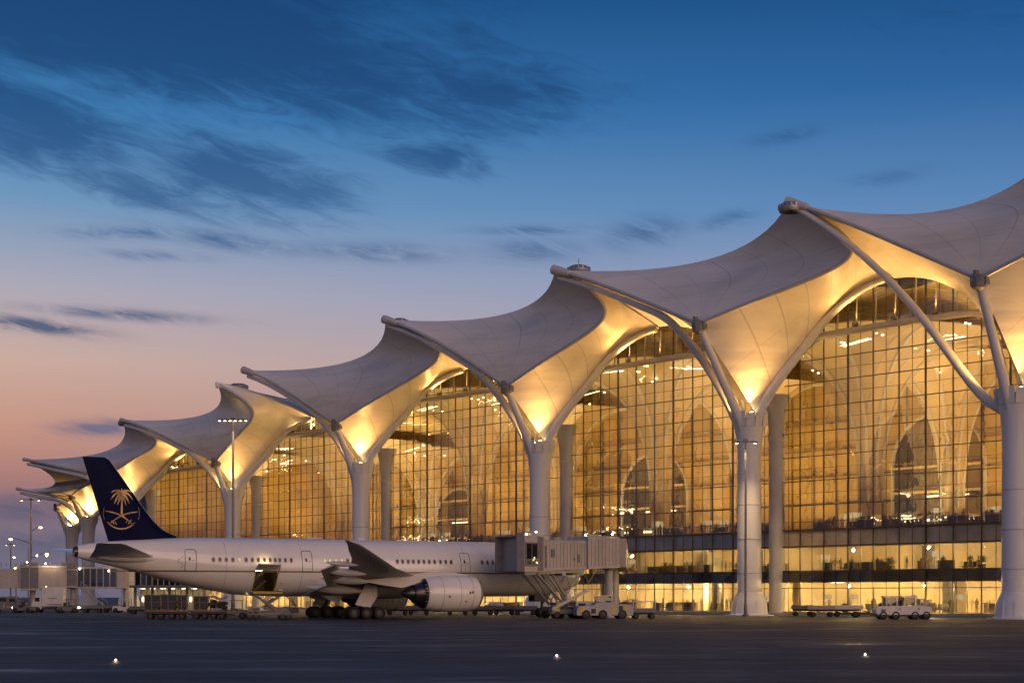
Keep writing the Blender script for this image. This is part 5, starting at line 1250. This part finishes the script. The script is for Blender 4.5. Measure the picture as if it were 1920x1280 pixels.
sg_ = MB().tube([(px2(158), -2.2, 3.6), (px2(207), -2.2, .5)], .1, 6).tube([(px2(158), -3.2, 3.6), (px2(207), -3.2, .5)], .1, 6).tube([(px2(158), -3.2, 4.7), (px2(207), -3.2, 1.5)], .05, 6)
for q in range(14): sg_.box((lerp(px2(158), px2(207), q / 13), -2.7, lerp(3.6, .5, q / 13)), (.35, 1.0, .05))
for q in range(6): sg_.tube([(lerp(px2(158), px2(207), q / 5), -3.2, lerp(3.6, .5, q / 5)), (lerp(px2(158), px2(207), q / 5), -3.2, lerp(4.7, 1.5, q / 5))], .035, 5)
sg_.build('service_stair', M['galv'], t, False)
# white service truck, van, tugs and carts below it
t = thing('service_truck', 'white box truck parked below the distant boarding bridge', 'truck', gp(99, 236), R(3))
MB().box((.2, 0, 2.35), (3.1, 2.3, 2.8)).build('box_body', M['vwhite'], t, False, bevel=.04)
B_ = MB().rings([[Vector((x, -1.1, .5)), Vector((x, 1.1, .5)), Vector((x, 1.1, z)), Vector((x, -1.1, z))] for x, z in ((-2.9, 1.1), (-2.7, 1.5), (-2.3, 2.5), (-1.4, 2.6))]).build('cab', M['vwhite'], t, False, bevel=.05)
MB().box((-2.0, -1.12, 1.95), (.7, .04, .6)).build('cab_window', M['wind'], B_, False)
each(MB().box((.2, -1.17, 2.1), (1.3, .03, .1)).box((.5, -1.17, 1.2), (2.2, .03, .12)), 'side_marking', M['vgrey'], t, False)
MB().box((-.2, 0, .62), (5.0, 1.9, .25)).box((1.95, -.6, 1.0), (.3, .7, .9)).build('chassis', M['black'], t, False)
for x in (-2.0, 1.0):
    for y in (-1.0, 1.0): wheel(t, x, y, .45, .3)
t = thing('service_van', 'grey-blue van with yellow safety stripes at the left edge', 'van', gp(16, 240), R(2))
B_ = MB().rings([[Vector((x, -1, .4)), Vector((x, 1, .4)), Vector((x, .92, z)), Vector((x, -.92, z))] for x, z in ((-2.6, 2.3), (1.2, 2.4), (1.9, 1.7), (2.6, 1.4), (2.75, .8))]).build('body', M['vgrey'], t, False, bevel=.06)
each(MB().box((-.6, -1.0, 1.9), (1.1, .05, .5)).box((.8, -1.0, 1.85), (.8, .05, .5)), 'side_window', M['wind'], B_, False)
each(MB().box((-1.7, -1.02, 1.1), (.8, .04, .4)).box((-.4, -1.02, 1.0), (.12, .04, .8)).box((.6, -1.02, .85), (1.2, .04, .1)), 'safety_stripe', M['yellow'], B_, False)
for x in (-1.7, 1.7):
    for y in (-.9, .9): wheel(t, x, y, .38, .25)
tug(gp(128, 233), R(4), 'grey tug standing just right of the distant white truck', 'vgrey')
tug(gp(232, 236), R(-3), 'small tug standing under the far bridge cab, left of the dark containers', 'vwhite')
tug(gp(45, 232), R(170), 'small dark tug between the van and the white truck', 'vgrey')
for px, Z, lab in ((150, 238, 'flat cart in the row of four below the distant glazed tunnel, nearest the grey tug'), (174, 234, 'flat cart below the foot of the distant service stair'), (212, 239, 'flat cart beside the small tug under the far bridge cab'), (265, 215, 'low cart standing left of the dark container dolly')):
    cart(gp(px, Z), R(2), lab, rail=False, mat='vgrey', h=.7)
for px, Z, lab in ((745, 204, 'low flat cart behind the main wheels and below the far engine'), (785, 206, 'low flat cart behind the exhaust of the near engine'), (858, 203, 'low flat cart seen under the near engine'), (905, 205, 'low flat cart just right of the near engine'), (945, 207, 'low flat cart in the gap between engine and nose wheel'), (985, 204, 'low flat cart left of the nose wheel')):
    cart(gp(px, Z), R(3), lab, rail=False, mat='vgrey', h=.8)
for px, Z, lab, mt in ((957, 209, 'stack of suitcases on the cart between engine and nose wheel', 'orange'), (795, 207, 'dark suitcases piled on the cart behind the near engine', 'p_dark'), (925, 207, 'pale boxes heaped right of the near engine', 'vwhite')):
    t = thing('luggage_pile', lab, 'luggage', (gx(px, Z), Z, .88), 0); q_ = MB(); r3 = random.Random(px)
    for q in range(9): q_.box((r3.uniform(-1, 1), r3.uniform(-.5, .5), .2 + .3 * (q // 5) + .05), (.6, .4, .4), Matrix.Rotation(r3.uniform(-.4, .4), 3, 'Z'))
    each(q_, 'suitcase', M[mt], t, False, bevel=.04)
# low pier building behind the tail
t = thing('pier_building', 'low pier with lit ground floor windows and a flat shelter roof behind the aircraft tail', 'building', (gx(285, 268), 268, 0), R(-6))
k3 = 268 / F
MB().box((1.5, 1.4, 4.05), (13.5, 7.5, .4)).build('shelter_roof', M['bridge_d'], t, False)
MB().box((2.2, 4, 5.5), (12, 3, 2.5)).build('upper_gallery', M['glass_d'], t, False)
MB().box((2.2, 5.6, 2.0), (12, .3, 3.8)).build('rear_wall', M['office'], t, False)
mu = MB()
for q in range(13): mu.box((-3.8 + q, 2.4, 5.4), (.1, .2, 2.6)); mu.box((-3.8 + q, 2.6, 1.95), (.12 if q % 3 else .5, .15, 3.8))
mu.build('mullion', M['bridge'], t, False)
l_ = MB()
for q in range(7): l_.box((-3 + 1.8 * q, 4.0, 3.7), (.8, .3, .05)); 
for q in range(5): l_.box((-3.4 + 2.1 * q, 5.35, 1.9), (.22, .1, .7))
each(l_, 'ceiling_lamp', M['cool'], t, False)
# ------------------------------------------------------------------ people and furniture inside the hall
def person_mesh(name, pose, mat):
    me = bpy.data.meshes.new(name); V = []; E = []; Rr = []
    def pt(p, r): V.append(p); Rr.append(r); return len(V) - 1
    pel = pt((0, 0, .95), .15); ch = pt((0, 0, 1.3), .17); nk = pt((0, 0, 1.5), .065); hd = pt((0, -.02, 1.66), .1); tp = pt((0, -.01, 1.74), .07)
    E += [(pel, ch), (ch, nk), (nk, hd), (hd, tp)]
    st, arm = pose
    for s in (-1, 1):
        hp = pt((s * .1, 0, .88), .1); kn = pt((s * .11, -st * s * .5, .48), .07); ft = pt((s * .11, st * s * .9, .08), .05); to = pt((s * .12, st * s * .9 - .14, .04), .04)
        E += [(pel, hp), (hp, kn), (kn, ft), (ft, to)]
        sh = pt((s * .2, 0, 1.42), .07); el = pt((s * .27, .03 - arm * .2, 1.15), .05); ha = pt((s * .22, -.05 - arm * .4, .92 + arm * .25), .038)
        E += [(ch, sh), (sh, el), (el, ha)]
    me.from_pydata(V, E, []); o = bpy.data.objects.new(name, me); COL.objects.link(o)
    md = o.modifiers.new('Skin', 'SKIN')
    for i, r in enumerate(Rr): me.skin_vertices[0].data[i].radius = (r, r)
    me.skin_vertices[0].data[0].use_root = True
    o.modifiers.new('Subdivision', 'SUBSURF').levels = 1; o.modifiers[-1].render_levels = 1
    dg = bpy.context.evaluated_depsgraph_get(); m2 = bpy.data.meshes.new_from_object(o.evaluated_get(dg)); m2.name = name
    bpy.data.objects.remove(o)
    m2.materials.clear(); m2.materials.append(mat); m2.polygons.foreach_set('use_smooth', [True] * len(m2.polygons))
    return m2
PM = [(person_mesh('person', ps, M[mt]), cl) for ps, mt, cl in (((.0, .1), 'p_dark', 'dark clothes'), ((.2, .2), 'p_dark', 'dark clothes'), ((.05, .6), 'p_mid', 'tan clothes'), ((.15, .0), 'p_light', 'a pale robe'))]
def TW(u, w, z): return (OB[0] + DX.x * u + IN.x * w, OB[1] + DX.y * u + IN.y * w, z)
def put(me, name, u, w, z, rz, label, cat, group, s=1):
    o = bpy.data.objects.new(name, me); COL.objects.link(o); o.location = TW(u, w, z); o.rotation_euler = (0, 0, RZ + rz); o.scale = (s, s, s)
    return tag(o, label, cat, group)
bays = {'AB': 'the second glass bay from the right', 'BC': 'the glass bay right of the boarding bridge', 'CD': 'the glass bay above the wing'}
bays = {'AB': 'large glass bay near right edge', 'BC': 'glass bay above boarding bridge', 'CD': 'glass bay above aircraft cabin'}
r4 = random.Random(11)
FL = {10.56: 'the upper concourse', 5.46: 'the middle floor', .46: 'the ground floor'}
for kk, where in bays.items():
    a, b = ux(kk[0]), ux(kk[1])
    for z, nn in ((10.56, 24), (5.46, 12), (.46, 11)):
        if kk == 'CD' and z < 10: continue
        for q in range(nn):
            me, cl = PM[r4.choice((0, 0, 1, 1, 2, 3))]
            put(me, 'person', lerp(b + 3, a - 3, (q + r4.uniform(.15, .85)) / nn), GW + r4.uniform(1.8, 7.5), z, r4.uniform(0, 6.28), 'person in %s on %s, %s' % (cl, FL[z], where), 'person', 'people in %s on %s, %s' % (cl, FL[z], where))
# furniture prototypes
def seat_mesh():
    m = MB()
    for q in range(4):
        m.box((-.9 + .6 * q, 0, .45), (.52, .5, .08)).box((-.9 + .6 * q, .26, .75), (.52, .07, .55), Matrix.Rotation(R(-12), 3, 'X'))
    m.box((0, 0, .36), (2.4, .1, .08))
    for x in (-.8, .8): m.box((x, 0, .18), (.07, .5, .36))
    return m
def desk_mesh():
    return MB().box((0, 0, .55), (2.2, .7, 1.1)).box((0, -.1, 1.14), (2.4, .9, .07)).box((.5, .1, 1.4), (.5, .06, .4)).box((.5, .1, 1.2), (.08, .08, .2)).box((-.6, .1, 1.35), (.35, .2, .3))
def plant_mesh():
    m = MB().lathe([(.3, 0), (.38, .6), (.33, .62), (.01, .55)], 12); r = random.Random(4)
    for q in range(60):
        a, e, l = r.uniform(0, 6.28), r.uniform(.3, 1.4), r.uniform(.5, 1.2)
        p = Vector((0, 0, .7)); d = Vector((math.cos(a) * math.cos(e), math.sin(a) * math.cos(e), math.sin(e))); s = Vector((-math.sin(a), math.cos(a), 0)) * .07
        m.add([p + d * .2, p + d * l * .6 + s, p + d * l, p + d * l * .6 - s], [(0, 1, 2, 3)])
    return m
def sign_mesh():
    return MB().box((0, 0, 1.9), (1.2, .15, .6)).tube([(-.5, 0, 0), (-.5, 0, 1.6)], .05, 6).tube([(.5, 0, 0), (.5, 0, 1.6)], .05, 6)
def once(mb, name, mat): 
    o = mb.build(name, mat, None, False); me = o.data; bpy.data.objects.remove(o); return me
FM = {'seat_row': (once(seat_mesh(), 'seat_row', M['dark']), 'dark row of four waiting seats', 'seats'), 'service_desk': (once(desk_mesh(), 'service_desk', M['p_mid']), 'tan service desk with a monitor', 'desk'), 'potted_plant': (once(plant_mesh(), 'potted_plant', M['leaf']), 'leafy potted plant', 'plant'), 'display_board': (once(sign_mesh(), 'display_board', M['screen']), 'lit display board on two legs', 'display')}
for kk, where in bays.items():
    a, b = ux(kk[0]), ux(kk[1])
    for z, nn in ((10.56, 20), (5.46, 11), (.46, 10)):
        if kk == 'CD' and z < 10: continue
        for q in range(nn):
            kind = r4.choice(('seat_row', 'seat_row', 'service_desk', 'potted_plant', 'display_board') if z > .5 else ('service_desk', 'service_desk', 'seat_row', 'display_board'))
            me, lb_, ct_ = FM[kind]
            put(me, kind, lerp(b + 3, a - 3, (q + r4.uniform(.2, .8)) / nn), GW + r4.uniform(2.2, 8), z, r4.choice((0, 0, PI, .3, PI / 2)), '%s on %s, %s' % (lb_, FL[z], where), ct_, '%ss on %s behind %s' % (kind.replace('_', ' '), FL[z], where))
